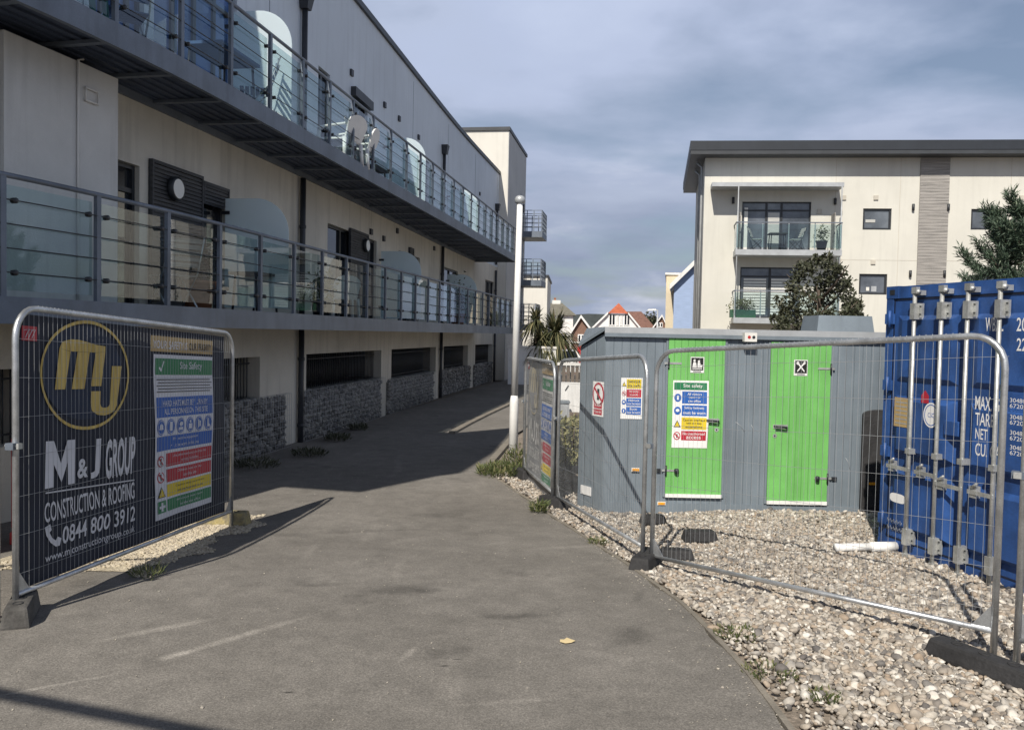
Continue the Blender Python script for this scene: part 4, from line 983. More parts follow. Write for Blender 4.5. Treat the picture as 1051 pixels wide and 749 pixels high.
    sub('blue_heading', lambda m2: (rect(m2, fr, U(.03), U(.98), 1.16, 1.345, l2, M['cardblue'], disp), tx(m2, 'HARD HATS MUST BE WORN BY', .13, .88, 1.262, 1.315, M['bwhite'], .006), tx(m2, 'ALL PERSONNEL ON THIS SITE', .15, .88, 1.185, 1.238, M['bwhite'], .006)))
    for k in range(6):
        def icon(m2, k=k):
            c_ = U(.10+.16*k); disc(m2, fr, c_, 1.07, w*.068, .072, l2, M['cardblue'], disp); ring(m2, fr, c_, 1.07, w*.060, .064, .005, l3, M['bwhite'], disp, 24)
            if k == 0: rect(m2, fr, c_-w*.035, c_+w*.035, 1.05, 1.062, l3, M['bwhite'], disp); disc(m2, fr, c_, 1.075, w*.03, .028, l3+.001, M['bwhite'], disp, 14)
            elif k == 1: rect(m2, fr, c_-w*.022, c_+w*.022, 1.03, 1.115, l3, M['bwhite'], disp)
            elif k == 2: disc(m2, fr, c_, 1.085, w*.03, .022, l3, M['bwhite'], disp, 14); rect(m2, fr, c_-w*.034, c_+w*.034, 1.028, 1.055, l3, M['bwhite'], disp)
            elif k == 3: disc(m2, fr, c_, 1.1, w*.015, .014, l3, M['bwhite'], disp, 12); rect(m2, fr, c_-w*.03, c_+w*.03, 1.03, 1.08, l3, M['bwhite'], disp)
            elif k == 4: rect(m2, fr, c_-w*.025, c_-w*.002, 1.03, 1.11, l3, M['bwhite'], disp); rect(m2, fr, c_+w*.004, c_+w*.026, 1.04, 1.095, l3, M['bwhite'], disp)
            else: poly(m2, fr, [(c_-w*.02, 1.115), (c_, 1.115), (c_+w*.005, 1.06), (c_+w*.034, 1.045), (c_+w*.034, 1.028), (c_-w*.02, 1.028)], l3, M['bwhite'], disp)
        sub('blue_symbol', icon)
    sub('blue_notice', lambda m2: (rect(m2, fr, U(.03), U(.98), .855, .985, l2, M['cardblue'], disp), tx(m2, 'Protective equipment', .30, .72, .93, .965, M['bwhite']), tx(m2, 'must be worn in this area', .27, .74, .875, .91, M['bwhite'])))
    sub('red_notice', lambda m2: (rect(m2, fr, U(.20), U(.98), .70, .825, l2, M['cardred'], disp), tx(m2, 'Unauthorised entry to this site', .30, .88, .775, .805, M['bwhite']), tx(m2, 'strictly forbidden', .44, .74, .725, .755, M['bwhite'])))
    sub('red_notice', lambda m2: (rect(m2, fr, U(.20), U(.98), .555, .675, l2, M['cardred'], disp), tx(m2, 'Children must not play', .38, .80, .625, .655, M['bwhite']), tx(m2, 'on this site', .48, .70, .58, .61, M['bwhite'])))
    sub('yellow_notice', lambda m2: (rect(m2, fr, U(.20), U(.98), .42, .535, l2, M['cardyellow'], disp), tx(m2, 'Caution deep excavations', .35, .85, .49, .515, M['cardblack']), tx(m2, 'and overhead work on site', .38, .82, .445, .47, M['cardblack'])))
    sub('green_notice', lambda m2: (rect(m2, fr, U(.20), U(.98), .29, .40, l2, M['cardgreen'], disp), tx(m2, 'All visitors must report', .36, .82, .355, .38, M['bwhite']), tx(m2, 'to the site office', .42, .76, .31, .335, M['bwhite'])))
    def pro(m2, b): 
        disc(m2, fr, U(.10), b, w*.06, .052, l2, M['cardred'], disp); disc(m2, fr, U(.10), b, w*.047, .04, l2+.0015, K['w'], disp)
        rect(m2, fr, U(.088), U(.112), b-.03, b+.03, l3, M['cardblack'], disp); poly(m2, fr, [(U(.05), b+.03), (U(.06), b+.04), (U(.15), b-.03), (U(.14), b-.04)], l3+.002, M['cardred'], disp)
    sub('prohibition_symbol', lambda m2: pro(m2, .76)); sub('prohibition_symbol', lambda m2: pro(m2, .615))
    sub('warning_symbol', lambda m2: (poly(m2, fr, [(U(.03), .43), (U(.17), .43), (U(.10), .53)], l2, M['cardblack'], disp), poly(m2, fr, [(U(.05), .438), (U(.15), .438), (U(.10), .512)], l3, M['cardyellow'], disp)))
    sub('first_aid_symbol', lambda m2: (rect(m2, fr, U(.03), U(.17), .29, .40, l2, M['cardgreen'], disp), rect(m2, fr, U(.085), U(.115), .305, .385, l3, M['bwhite'], disp), rect(m2, fr, U(.05), U(.15), .333, .357, l3+.001, M['bwhite'], disp)))
    shear(g, panel['fall']); g.location = panel.location; g.rotation_euler = panel.rotation_euler
    return g
banner(pl1, LL1, 'navy construction banner with a gold roundel and white lettering on the left fence')
banner(pr3, LR3, 'faded grey construction banner seen at a steep angle beside the white pole', True, base=-.10, z1=1.90)

# ---------------------------------------------------------------- grey welfare cabin with green doors
CY0 = 10.5; fc = Fr((0, CY0, 0), (1, 0, 0), (0, 0, 1)); cp = lambda x, y: fc.px(x, y)
xL = cp(620, 430)[0]; xR = 4.62; zT = 1.985; zB = -.42; cfx, cfy = .885, 10.96
CB = thing('welfare_cabin', 'grey boarded site cabin with two bright green doors standing on the shingle', 'site cabin', (xL, CY0, -.25))
mb = MB(); mb.box(xL, xR, CY0, 13.0, zB, zT, M['cabin'])
cbx = 1.10
mb.hexa([(cfx, cfy, zB), (xL-.001, CY0, zB), (xL-.001, 13, zB), (cbx, 13, zB), (cfx, cfy, 1.80), (xL-.001, CY0, zT), (xL-.001, 13, zT), (cbx, 13, 1.86)], M['cabin'])
mb.build('body', CB)
mb = MB(); mb.box(xL-.02, xR+.02, CY0-.05, 13.04, zT+.001, zT+.075, M['trim']); mb.box(xL-.02, xR+.02, CY0-.058, CY0-.004, zT-.045, zT+.0, M['cabin_plain'])
mb.add([(cfx-.03, cfy-.04, 1.801), (xL-.02, CY0-.05, zT+.03), (xL-.02, 13.04, zT+.03), (cbx-.03, 13.04, 1.861), (cfx-.03, cfy-.04, 1.84), (xL-.02, CY0-.05, zT+.072), (xL-.02, 13.04, zT+.072), (cbx-.03, 13.04, 1.90)], [(3, 2, 1, 0), (4, 5, 6, 7), (0, 1, 5, 4), (1, 2, 6, 5), (2, 3, 7, 6), (3, 0, 4, 7)], M['cabin_plain'])
mb.build('roof', CB)
mb = MB(); mb.box(xL+.04, xR-.02, CY0-.018, CY0-.002, zB, -.115, M['cabin_plain']); mb.build('skirt', CB)
def cdoor(x0, x1, z0, z1, hinge):
    mb = MB(); mb.box(x0, x1, CY0-.03, CY0-.003, z0+.045, z1, M['green']); dd = mb.build('door', CB)
    mb = MB(); mb.box(x0, x1, CY0-.045, CY0-.004, z0, z0+.043, M['white']); mb.build('door_sill', dd)
    mb = MB()
    for a, b, c, d in ((x0-.03, x0-.004, z0, z1+.025), (x1+.004, x1+.03, z0, z1+.025), (x0-.004, x1+.004, z1+.003, z1+.025)): mb.box(a, b, CY0-.022, CY0-.001, c, d, M['cabin_plain'])
    mb.build('door_frame', dd)
    xh = x0 if hinge < 0 else x1; s_ = -hinge; xk = (x1 if hinge < 0 else x0)-s_*.0
    for z in (z1-.33, z0+.32):
        mb = MB(); 
        mb.box(min(xh-.05*s_, xh+.16*s_), max(xh-.05*s_, xh+.16*s_), CY0-.036, CY0-.0305, z, z+.025, M['rod']); mb.tube([V(xh, CY0-.04, z-.05), V(xh, CY0-.04, z+.075)], .012, M['dark'], 8)
        if z < .5: mb.lathe((xh+.13*s_, CY0-.05, z-.02), [(.028, 0), (.03, .05), (.02, .06)], M['dark'], 10); mb.box(min(xh-.12*s_, xh-.06*s_), max(xh-.12*s_, xh-.06*s_), CY0-.03, CY0-.004, z-.01, z+.03, M['dark'])
        mb.build('hinge', dd)
    mb = MB(); hx = (x1 if hinge < 0 else x0)-s_*0+(-.21 if hinge < 0 else .07); hz = z0+.97
    mb.tube([V(hx, CY0-.032, hz), V(hx, CY0-.075, hz), V(hx+.14, CY0-.078, hz-.012), V(hx+.15, CY0-.05, hz-.014)], .014, M['dark'], 8); mb.box(hx-.02, hx+.16, CY0-.035, CY0-.0302, hz-.03, hz+.02, M['rod']); mb.build('handle', dd)
    kx = (x1-.08) if hinge < 0 else x0+.075; mb = MB()
    fr = Fr((kx, CY0-.031, hz-.12), (1, 0, 0), (0, 0, 1)); disc(mb, fr, 0, 0, .026, .026, .003, M['rod']); disc(mb, fr, 0, 0, .010, .012, .005, M['dark'], n=10); mb.build('lock', dd)
    return dd
q = [cp(x, y) for x, y in ((684.5, 420), (742, 420), (789, 420), (850.5, 420))]
dz0, dz1 = cp(711, 510)[1], 1.945
D1 = cdoor(q[0][0], q[1][0], dz0, dz1, -1); D2 = cdoor(q[2][0], q[3][0], cp(816, 517)[1], dz1-.03, 1)
fd = Fr((0, CY0-.0315, 0), (1, 0, 0), (0, 0, 1))
def icon_sign(D, x, y, kind):
    a, b = cp(x, y); mb = MB(); rect(mb, fd, a-.085, a+.085, b-.095, b+.10, .003, M['cardwhite']); rect(mb, fd, a-.075, a+.075, b-.065, b+.09, .005, M['cardblack']); rect(mb, fd, a-.05, a+.05, b-.085, b-.075, .005, M['cardblack'])
    if kind:       # seated figure and washing symbol
        disc(mb, fd, a-.035, b+.055, .014, .016, .007, M['cardwhite']); poly(mb, fd, [(a-.06, b-.03), (a-.05, b+.035), (a-.018, b+.035), (a-.005, b-.03)], .007, M['cardwhite'])
        disc(mb, fd, a+.02, b+.045, .014, .016, .007, M['cardwhite']); poly(mb, fd, [(a+.002, b-.03), (a+.005, b+.03), (a+.035, b+.03), (a+.04, b), (a+.065, b+.005), (a+.06, b-.03)], .007, M['cardwhite']); rect(mb, fd, a-.06, a+.06, b-.05, b-.04, .007, M['cardwhite'])
    else:          # crossed knife and fork
        for s_ in (1, -1): poly(mb, fd, [(a-.05*s_, b-.04), (a-.04*s_, b-.048), (a+.05*s_, b+.06), (a+.035*s_, b+.072)][::s_], .007+.001*s_, M['cardwhite'])
        disc(mb, fd, a-.04, b+.06, .018, .02, .0075, M['cardwhite'], n=12); disc(mb, fd, a+.042, b+.064, .012, .02, .0085, M['cardwhite'], n=12)
    mb.build('symbol_sign', D)
icon_sign(D1, 715, 374.5, True); icon_sign(D2, 821, 377.5, False)
# curled safety notice on the first door
def notice(fr, a0, a1, b0, b1, rows, parent, head=None, name='safety_notice', curl=0.):
    """white card with coloured rows: (colour, share of height, lines, symbol)"""
    w = a1-a0; h = b1-b0; dp = lambda a, b: curl*max(0, (a-a0)/w-.45)**2*math.sin(math.pi*min(1, max(0, (b-b0)/h)))
    mb = MB(); n = 8; vs = []; 
    for c in (.002, .0035):
        for j in range(n+1):
            for i in range(n+1): a = a0+w*i/n; b = b0+h*j/n; vs.append(fr.P(a, b, c+dp(a, b)))
    k = (n+1)**2; fs = []
    for j in range(n):
        for i in range(n): t = j*(n+1)+i; fs.append((k+t, k+t+1, k+t+n+2, k+t+n+1)); fs.append((t, t+n+1, t+n+2, t+1))
    mb.add(vs, fs, M['cardwhite'], True); card = mb.build(name, parent)
    mb = MB(); b = b1-.03*h
    for colr, sh_, lines, sym in rows:
        bb = b-sh_*h; full = sym is None
        rect(mb, fr, a0+(.03 if full else .26)*w, a1-.05*w, bb+.012*h, b, .006, M[colr], dp, .06)
        ink = M['cardblack'] if colr == 'cardyellow' else M['cardwhite']
        for i, t in enumerate(lines):
            lh = (b-bb)*.8/len(lines); y1 = b-.08*(b-bb)-i*lh
            text(mb, fr, t, a0+(.2 if full else .30)*w, a1-.09*w, y1-lh*.78, y1-lh*.1, .0085, ink, dp, .006, keep=True)
        cy = (b+bb)/2; cx = a0+.14*w; r = min(.10*w, (b-bb)*.42)
        if sym == 'circle': disc(mb, fr, cx, cy, r, r*1.15, .006, M['cardblue'], dp, 18); rect(mb, fr, cx-r*.25, cx+r*.25, cy-r*.6, cy+r*.6, .0085, M['cardwhite'], dp)
        elif sym == 'mask': disc(mb, fr, cx, cy, r, r*1.15, .006, M['cardblue'], dp, 18); disc(mb, fr, cx, cy+r*.1, r*.5, r*.45, .0085, M['cardwhite'], dp, 12)
        elif sym == 'tri': poly(mb, fr, [(cx-r, cy-r), (cx+r, cy-r), (cx, cy+r)], .006, M['cardblack'], dp); poly(mb, fr, [(cx-r*.7, cy-r*.85), (cx+r*.7, cy-r*.85), (cx, cy+r*.65)], .0085, M['cardyellow'], dp)
        elif sym == 'no': disc(mb, fr, cx, cy, r, r*1.15, .006, M['cardred'], dp, 18); disc(mb, fr, cx, cy, r*.75, r*.88, .0075, M['cardwhite'], dp, 18); rect(mb, fr, cx-r*.22, cx+r*.22, cy-r*.5, cy+r*.5, .0085, M['cardblack'], dp); poly(mb, fr, [(cx-r*.75, cy+r*.5), (cx-r*.55, cy+r*.75), (cx+r*.75, cy-r*.5), (cx+r*.55, cy-r*.75)], .010, M['cardred'], dp)
        elif sym == 'tick': poly(mb, fr, [(a0+.08*w, cy), (a0+.11*w, cy+.02*h), (a0+.14*w, cy-.005*h), (a0+.2*w, cy+.04*h), (a0+.215*w, cy+.03*h), (a0+.14*w, cy-.03*h)], .0085, M['cardwhite'], dp)
        b = bb-.012*h
    mb.build('printing', card)
    return card
a0, bA = cp(690.5, 390); a1, bB = cp(725, 459.5)
notice(fd, a0, a1, bB, bA, [('cardgreen', .12, ['Site safety'], None), ('cardblue', .19, ['All visitors', 'report to', 'site office'], 'circle'), ('cardblue', .17, ['Safety helmets', 'must be worn'], 'mask'), ('cardyellow', .19, ['Caution overhead', 'loads and deep', 'excavations'], 'tri'), ('cardred', .15, ['No unauthorised', 'access'], 'no')], D1, curl=.12)
a0, bA = cp(637.7, 387.5); a1, bB = cp(658.5, 430)
n2 = Fr((0, CY0-.004, 0), (1, 0, 0), (0, 0, 1))
cdn = notice(n2, a0, a1, bB, bA, [('cardyellow', .24, ['DANGER', 'Site traffic'], 'tri'), ('cardred', .2, ['No entry', 'to public'], 'no'), ('cardblue', .2, ['Helmets', 'must be worn'], 'mask'), ('cardblue', .2, ['Boots', 'must be worn'], 'circle')], CB, name='warning_notice')
# notice and plate on the slanting corner
uC = V(xL-cfx, CY0-cfy, 0); fC = Fr((cfx, cfy, 0), uC, (0, 0, 1)); 
a0, bA = fC.px(609, 391); a1, bB = fC.px(620, 428)
k = MB(); w_ = a1-a0; rect(k, fC, a0, a1-.01, bB, bA, .004, M['cardwhite']); card = k.build('no_entry_notice', CB)
k = MB(); cx = (a0+a1)/2; disc(k, fC, cx, bA-.16, .12*1.0, .15, .006, M['cardred']); disc(k, fC, cx, bA-.16, .095, .12, .008, M['cardwhite']); rect(k, fC, cx-.025, cx+.025, bA-.23, bA-.09, .0095, M['cardblack']); poly(k, fC, [(cx-.09, bA-.09), (cx-.07, bA-.07), (cx+.09, bA-.23), (cx+.07, bA-.25)], .011, M['cardred'])
rect(k, fC, a0+.03, a1-.04, bB+.02, bB+.09, .006, M['cardred']); rect(k, fC, a0+.03, a1-.04, bB+.10, bB+.19, .006, M['cardred']); text(k, fC, 'No access', a0+.05, a1-.06, bB+.125, bB+.165, .008, M['cardwhite']); text(k, fC, 'Keep out', a0+.05, a1-.06, bB+.035, bB+.075, .008, M['cardwhite']); k.build('printing', card)
k = MB(); a, b = fC.px(602, 503); k.obox(fC, a-.11, a+.11, b-.055, b+.055, .003, .014, M['cardwhite']); k.build('number_plate', CB)
for (x, y) in ((652, 481.5), (678.5, 516)):
    a, b = cp(x, y); k = MB(); k.box(a-.05, a+.05, CY0-.03, CY0-.0185, b-.022, b+.022, M['offwhite']); k.box(a-.042, a+.042, CY0-.036, CY0-.0302, b-.015, b+.015, M['reflector']); k.build('reflector', CB)
k = MB(); a, b = cp(767, 346); k.box(a-.075, a+.075, CY0-.16, CY0-.06, b-.055, b+.055, M['offwhite']); fk = Fr((a, CY0-.161, b), (1, 0, 0), (0, 0, 1)); disc(k, fk, -.02, 0, .02, .02, .002, M['redplastic'], n=10); disc(k, fk, .035, 0, .02, .02, .002, M['dark'], n=10); k.build('alarm_box', CB)
a0, b0_ = cp(831, 338); a1, b1_ = cp(889, 327); sc_ = 12.3/10.5
k = MB(); k.hexa([(a0*sc_, 12.0, zT+.076), (a1*sc_, 12.0, zT+.076), (a1*sc_, 12.7, zT+.076), (a0*sc_, 12.7, zT+.076), (a0*sc_+.03, 12.03, 2.30), (a1*sc_-.03, 12.03, 2.30), (a1*sc_-.03, 12.67, 2.30), (a0*sc_+.03, 12.67, 2.30)], M['cabin_plain']); k.build('roof_box', CB)
# dark rounded wing panel at the right end, with its reflector
p0, p1 = cp(881.5, 500)[0], 4.66; zp = cp(890, 420)[1]; pts = [(p0, -.4), (p1, -.4), (p1, zp)]+[(p0+.2-.2*math.sin(t), zp-.06+.06*math.cos(t)-.0) for t in np.linspace(0, math.pi/2, 7)]
k = MB(); k.prism([V(a, CY0-.022, b) for a, b in pts[::1]], (0, -.05, 0), M['black']); wing = k.build('wing_panel', CB)
a, b = cp(892.5, 495); k = MB(); k.box(a-.04, a+.04, CY0-.085, CY0-.0725, b-.015, b+.015, M['reflector']); k.build('reflector', wing)

# ---------------------------------------------------------------- blue shipping container
uK = V(.2303, -.9731, 0); vK = V(.9731, .2303, 0); oK = V(3.71, 8.44, -.13); fK = Fr(oK, uK, (0, 0, 1)); nK = fK.n
KW, KH, KL = 2.14, 2.62, 6.06
SK = thing('shipping_container', 'blue steel shipping container with galvanised door bars behind the fence', 'shipping container', tuple(oK))
kp = lambda x, y: fK.px(x, y)
def kb(m, *boxes, name, parent=SK, bevel=0):
    mb = MB()
    for b in boxes: mb.obox(fK, *b, m)
    return mb.build(name, parent, bevel=bevel)
B_ = M['blue']
pw = .10
kb(B_, (0, pw, .12, KH-.12, -.16, 0), name='corner_post'); kb(B_, (KW-pw, KW, .12, KH-.12, -.16, 0), name='corner_post')
kb(B_, (pw, KW-pw, KH-.12, KH-.005, -.14, -.002), name='header'); kb(B_, (pw, KW-pw, .02, .15, -.14, -.002), name='threshold')
for a in (0, KW-.17):
    for b in (0, KH-.12):
        f = kb(B_, (a-.003, a+.173, b, b+.12, -.18, .004), name='corner_casting'); m2 = MB(); m2.obox(fK, a+.05, a+.12, b+.035, b+.085, .004, .007, M['dark']); m2.build('casting_hole', f)
mb = MB()        # corrugated sides
for a, sgn in ((.03, 1), (KW-.03, -1)):
    pts = []; t = .18; ph = 0
    while t < KL-.2:
        for dt, dd in ((0, 0), (.07, 0), (.07+.068, .036), (.07+.068+.07, .036)): pts.append((t+dt, dd*sgn))
        t += .276
    vs = [fK.P(a+d_, .14, -t_) for t_, d_ in pts]+[fK.P(a+d_, KH-.1, -t_) for t_, d_ in pts]; n = len(pts)
    mb.add(vs, [(i, i+1, n+i+1, n+i) for i in range(n-1)], B_)
mb.build('corrugated_side', SK)
kb(B_, (0, KW, KH-.06, KH-.02, -KL, -.145), name='roof'); kb(B_, (0, KW, .02, KH-.02, -KL, -KL+.1), name='end_wall'); kb(M['steel'], (0, KW, 0, .14, -KL, -.19), name='floor')
mid = KW/2
for k_, (a0, a1) in enumerate(((pw+.012, mid-.008), (mid+.008, KW-pw-.012))):
    z0, z1 = .155, KH-.125; w = a1-a0
    mb = MB(); mb.obox(fK, a0, a1, z0, z1, -.055, -.012, B_)
    # pressed panels: deep horizontal fields with sloping edges
    for (q0, q1) in ((.05, .30), (.36, .60), (.66, .93)):
        b0, b1 = z0+(z1-z0)*q0, z0+(z1-z0)*q1; i_ = .045
        c0, c1 = -.0115, .040
        pA = [(a0+.06, b0), (a1-.06, b0), (a1-.06, b1), (a0+.06, b1)]; pB = [(a0+.06+i_*2, b0+i_), (a1-.06-i_*2, b0+i_), (a1-.06-i_*2, b1-i_), (a0+.06+i_*2, b1-i_)]
        vs = [fK.P(a, b, c0) for a, b in pA]+[fK.P(a, b, c1 if q1 < .62 else .018) for a, b in pB]
        mb.add(vs, [(4, 5, 6, 7), (0, 1, 5, 4), (1, 2, 6, 5), (2, 3, 7, 6), (3, 0, 4, 7)], B_)
    dk = mb.build('container_door', SK)
    mb = MB()
    for a in (a0-.006, a1-.006): mb.obox(fK, a, a+.012, z0, z1, -.03, -.006, M['bluedark'])
    for b in (z0-.004, z1-.016): mb.obox(fK, a0, a1, b, b+.02, -.03, -.007, M['bluedark'])
    mb.build('door_seal', dk)
    for z in (.28, .95, 1.6, 2.25):
        a = 0.02 if k_ == 0 else KW-.14; mb = MB(); mb.obox(fK, a, a+.12, z, z+.10, .006, .03, B_); x = a+(.10 if k_ == 0 else .02); mb.tube([fK.P(x-.03, z-.03, .03), fK.P(x-.03, z+.13, .03)], .016, B_, 8); mb.build('door_hinge', dk)
    rods = [kp(942, 430)[0], kp(970, 430)[0]] if k_ == 0 else [kp(997, 430)[0], kp(1030, 430)[0]]
    for j, a in enumerate(rods):
        mb = MB(); zt = KH-.06; mb.tube([fK.P(a, .06, .080), fK.P(a, zt-.02, .080)], .0185, M['rod'], 10); rd = mb.build('locking_bar', dk)
        for z, s_ in ((.0, 1), (KH-.12, -1)):
            mb = MB(); mb.obox(fK, a-.055, a+.055, z+.015, z+.06, .0045, .065, M['rod']); mb.obox(fK, a-.02, a+.045, z+.03, z+.09, .065, .105, M['rod']); mb.tube([fK.P(a-.03, z+.045, .08), fK.P(a+.06, z+.045, .08)], .02, M['rod'], 8); mb.build('cam', rd)
        for z in (.17, KH-.33, 1.03):
            mb = MB(); hh = .15 if z != 1.03 else .05
            mb.obox(fK, a-.03, a+.03, z, z+hh, .0, .106, M['rod'])
            if z != 1.03: mb.obox(fK, a+.031, a+.068, z+.015, z+hh-.015, .045, .055, M['rod']); mb.tube([fK.P(a+.05, z+.045, .055), fK.P(a+.05, z+.05, .064)], .008, M['dark'], 6); mb.tube([fK.P(a+.05, z+.12, .055), fK.P(a+.05, z+.12, .064)], .008, M['dark'], 6)
            mb.build('bar_guide', rd)
        mb = MB(); z = .86 if k_ == 0 else .80; x2 = a-.30 if j == 0 else a-.26
        mb.obox(fK, x2, a+.02, z, z+.035, .085, .097, M['rod']); mb.obox(fK, x2+.02, x2+.09, z-.03, z+.07, .041, .09, M['rod']); mb.tube([fK.P(x2+.05, z+.06, .095), fK.P(x2+.12, z+.10, .105)], .012, M['rod'], 6); mb.build('handle', rd)
    if k_ == 0:
        mb = MB(); a, b = kp(981, 440); mb.obox(fK, a-.075, a+.10, b-.06, b+.07, .0, .062, B_); mb.build('lock_box', dk, bevel=.008)
    if k_ == 1:
        for t, x0, x1, y0, y1 in (('WBXL', 1013.5, 1032, 326, 340), ('20', 1045.5, 1056, 326, 340), ('22', 1045.5, 1056, 347, 360)):
            p = kp(x0, (y0+y1)/2); p2 = kp(x1, (y0+y1)/2); z_0 = kp(x0, y1)[1]; z_1 = kp(x0, y0)[1]
            mb = MB(); text(mb, fK, t, p[0], min(p2[0], KW-.15), z_0, z_1, .0195, M['cardwhite'], NOD, .008); mb.build('lettering', dk)
        for t, y0, y1, xe in (('MAX. GR', 406, 420, 1036), ('TARE', 423, 436, 1025), ('NET', 439, 450, 1018), ('CU. CAP', 454, 467, 1036)):
            p = kp(1005.5, y0); q_ = kp(xe, y0); z1_ = p[1]; z0_ = kp(1005.5, y1)[1]
            mb = MB(); text(mb, fK, t, p[0], min(q_[0], KW-.2), z0_, z1_, .0418, M['cardwhite'], NOD, .008); mb.build('lettering', dk)
        for y in (412, 429, 445, 460):
            p = kp(1041, y); mb = MB()
            for i, t in enumerate(('30480 KG', '67200 LB')): text(mb, fK, t, p[0], p[0]+.26, p[1]-.005-.045*i, p[1]+.03-.045*i, .0418, M['cardwhite'])
            mb.build('lettering', dk)
    else:
        a, b = kp(959.5, 426); mb = MB(); disc(mb, fK, a, b, .10, .115, .0418, M['cardwhite']); ring(mb, fK, a, b, .085, .098, .008, .0428, M['cardblue']); text(mb, fK, 'CSC', a-.04, a+.04, b-.02, b+.02, .0432, M['cardblue']); mb.build('oval_label', dk)
        a, b = kp(929, 423); mb = MB(); mb.obox(fK, a-.10, a+.10, b-.14, b+.14, .0405, .044, M['tan']); small_ = .06
        for i in range(6): mb.obox(fK, a-.08, a+.08, b-.11+.04*i, b-.10+.04*i, .0443, .0452, M['trim'])
        mb.build('data_plate', dk)
        a, b = kp(953.5, 407); mb = MB(); poly(mb, fK, [(a-.05, b-.06), (a+.05, b-.06), (a+.05, b+.01), (a, b+.06), (a-.05, b+.01)], .0418, M['cardred']); mb.build('red_label', dk)
        a, b = kp(925, 511); mb = MB(); pts = [(a+.11*math.copysign(abs(math.cos(t))**.6, math.cos(t)), b+.045*math.copysign(abs(math.sin(t))**.6, math.sin(t))) for t in np.linspace(0, 2*math.pi, 24)[:-1]]; poly(mb, fK, pts, .0418, M['cardwhite']); mb.build('white_sticker', dk)
        a, b = kp(921, 535); mb = MB()
        for i in range(2):
            for j in range(5): x = a-.10+.045*j; z = b-.07*i; mb.tube([fK.P(x, z-.02, .0428), fK.P(x+.012, z+.025, .0428), fK.P(x+.024, z-.015, .0428), fK.P(x+.036, z+.01, .0428)], .0022, M['trim'], 4)
        mb.build('scribble', dk)

# ---------------------------------------------------------------- pole, pipe and small things
pp = gnd(526.5, 474); ptop = at_y(531.5, 208, pp[1])[2]
PO = thing('white_pole', 'slim white painted pole with a small cap, standing in weeds at the path corner', 'pole', tuple(pp))
tl = (at_y(531.5, 208, pp[1])-at_y(526.5, 474, pp[1]))[0]-.0
tp = V(pp[0]+.03, pp[1], ptop)
zc = at_y(528, 405, pp[1])[2]
mb = MB(); mb.tube([pp+V(0, 0, -.1), V(pp[0], pp[1], zc-.12), V(pp[0], pp[1], zc)], [.08, .076, .056], M['white'], 16); mb.build('base_section', PO)
mb = MB(); mb.tube([V(pp[0], pp[1], zc-.01), tp], [.062, .05], M['white'], 14); mb.build('shaft', PO)
mb = MB(); mb.lathe(tp, [(.052, -.02), (.085, .0), (.09, .06), (.07, .1), (.03, .12)], M['trim'], 14); mb.build('cap', PO)
a, b = gnd(857, 567, gravel_z), gnd(919, 566, gravel_z); zz = V(0, 0, .05)
mb = MB(); mb.tube([a+zz, a+(b-a)*.62+zz], .040, M['white'], 12); mb.tube([a+(b-a)*.58+zz, b+zz], .050, M['white'], 12)
tag(mb.build('plastic_pipe', loc=tuple(a)), 'short white plastic drainpipe lying on the shingle beside the container', 'pipe')
# pale scratches on the cabin boarding
for x0, y0, x1, y1 in ((755, 433, 764, 443), (771, 436, 773, 444), (700, 520, 709, 522), (868, 470, 872, 481)):
    a, b = cp(x0, y0), cp(x1, y1); mb = MB(); A_, B_ = V(a[0], CY0-.002, a[1]), V(b[0], CY0-.002, b[1]); mb.tube([A_, (A_+B_)/2+V(.008, 0, .012), B_], .003, M['trim'], 4); mb.build('scratch', CB)
# dropped leaf, little chips and grit on the path
p = gnd(582, 659); fl = Fr(p+V(0, 0, .012), (1, .2, 0), (-.2, 1, .1)); mb = MB()
poly(mb, fl, [(-.05, -.01), (-.02, -.035), (.02, -.03), (.055, -.005), (.03, .02), (.01, .045), (-.015, .02), (-.04, .025)], 0, mat('dry_leaf', (.62, .50, .28), .8)); tag(mb.build('fallen_leaf', loc=tuple(p)), 'single pale dry leaf lying on the asphalt path', 'leaf')
# ---------------------------------------------------------------- right-hand apartment house
th = math.radians(6); uB = V(math.cos(th), -math.sin(th), 0); vB = V(math.sin(th*1.6), math.cos(th*1.6), 0)
oB = V(7.75, 35.03, 0); fB = Fr(oB, uB, (0, 0, 1)); bp_ = lambda x, y: fB.px(x, y)
RB = thing('apartment_house', 'ivory rendered apartment house with a flat overhanging dark roof behind the container', 'apartment house', tuple(oB))
BW, BZ, BD = 26., 9.30, 8.
cvB = Curve([oB+uB*t for t in np.linspace(0, BW, 30)])
H_ = lambda x, y: (bp_(x, y)[0], bp_(x, y)[1])
def rectpx(x0, y0, x1, y1): a0, b1 = H_(x0, y0); a1, b0 = H_(x1, y1); return [a0, a1, b0, b1]
w1 = rectpx(762, 207, 831, 262); w2 = rectpx(760, 274, 820, 329); s1 = rectpx(886, 214, 914.5, 236); s2 = rectpx(997, 214.5, 1027, 236); s3 = rectpx(882, 281, 910, 302.5)
w1[2] = 5.5; w2[2] = 2.8
s4 = [s2[0], s2[1], s3[2], s3[3]]; ops = [w1, w2, s1, s2, s3, s4]
for d_ in (8.2, ): ops += [[o[0]+13.4, o[1]+13.4, o[2], o[3]] for o in (s1, s3)]
mb = MB(); wall_grid(mb, cvB, 0, 0, BW, -.4, BZ, ops, .2, M['render_ivory'], 3.)
P_ = lambda a, b, z: oB+uB*a+vB*b+V(0, 0, z)
for a in (0, BW): mb.add([P_(a, 0, -.4), P_(a, BD, -.4), P_(a, BD, BZ), P_(a, 0, BZ)], [(0, 1, 2, 3)], M['render_ivory'])
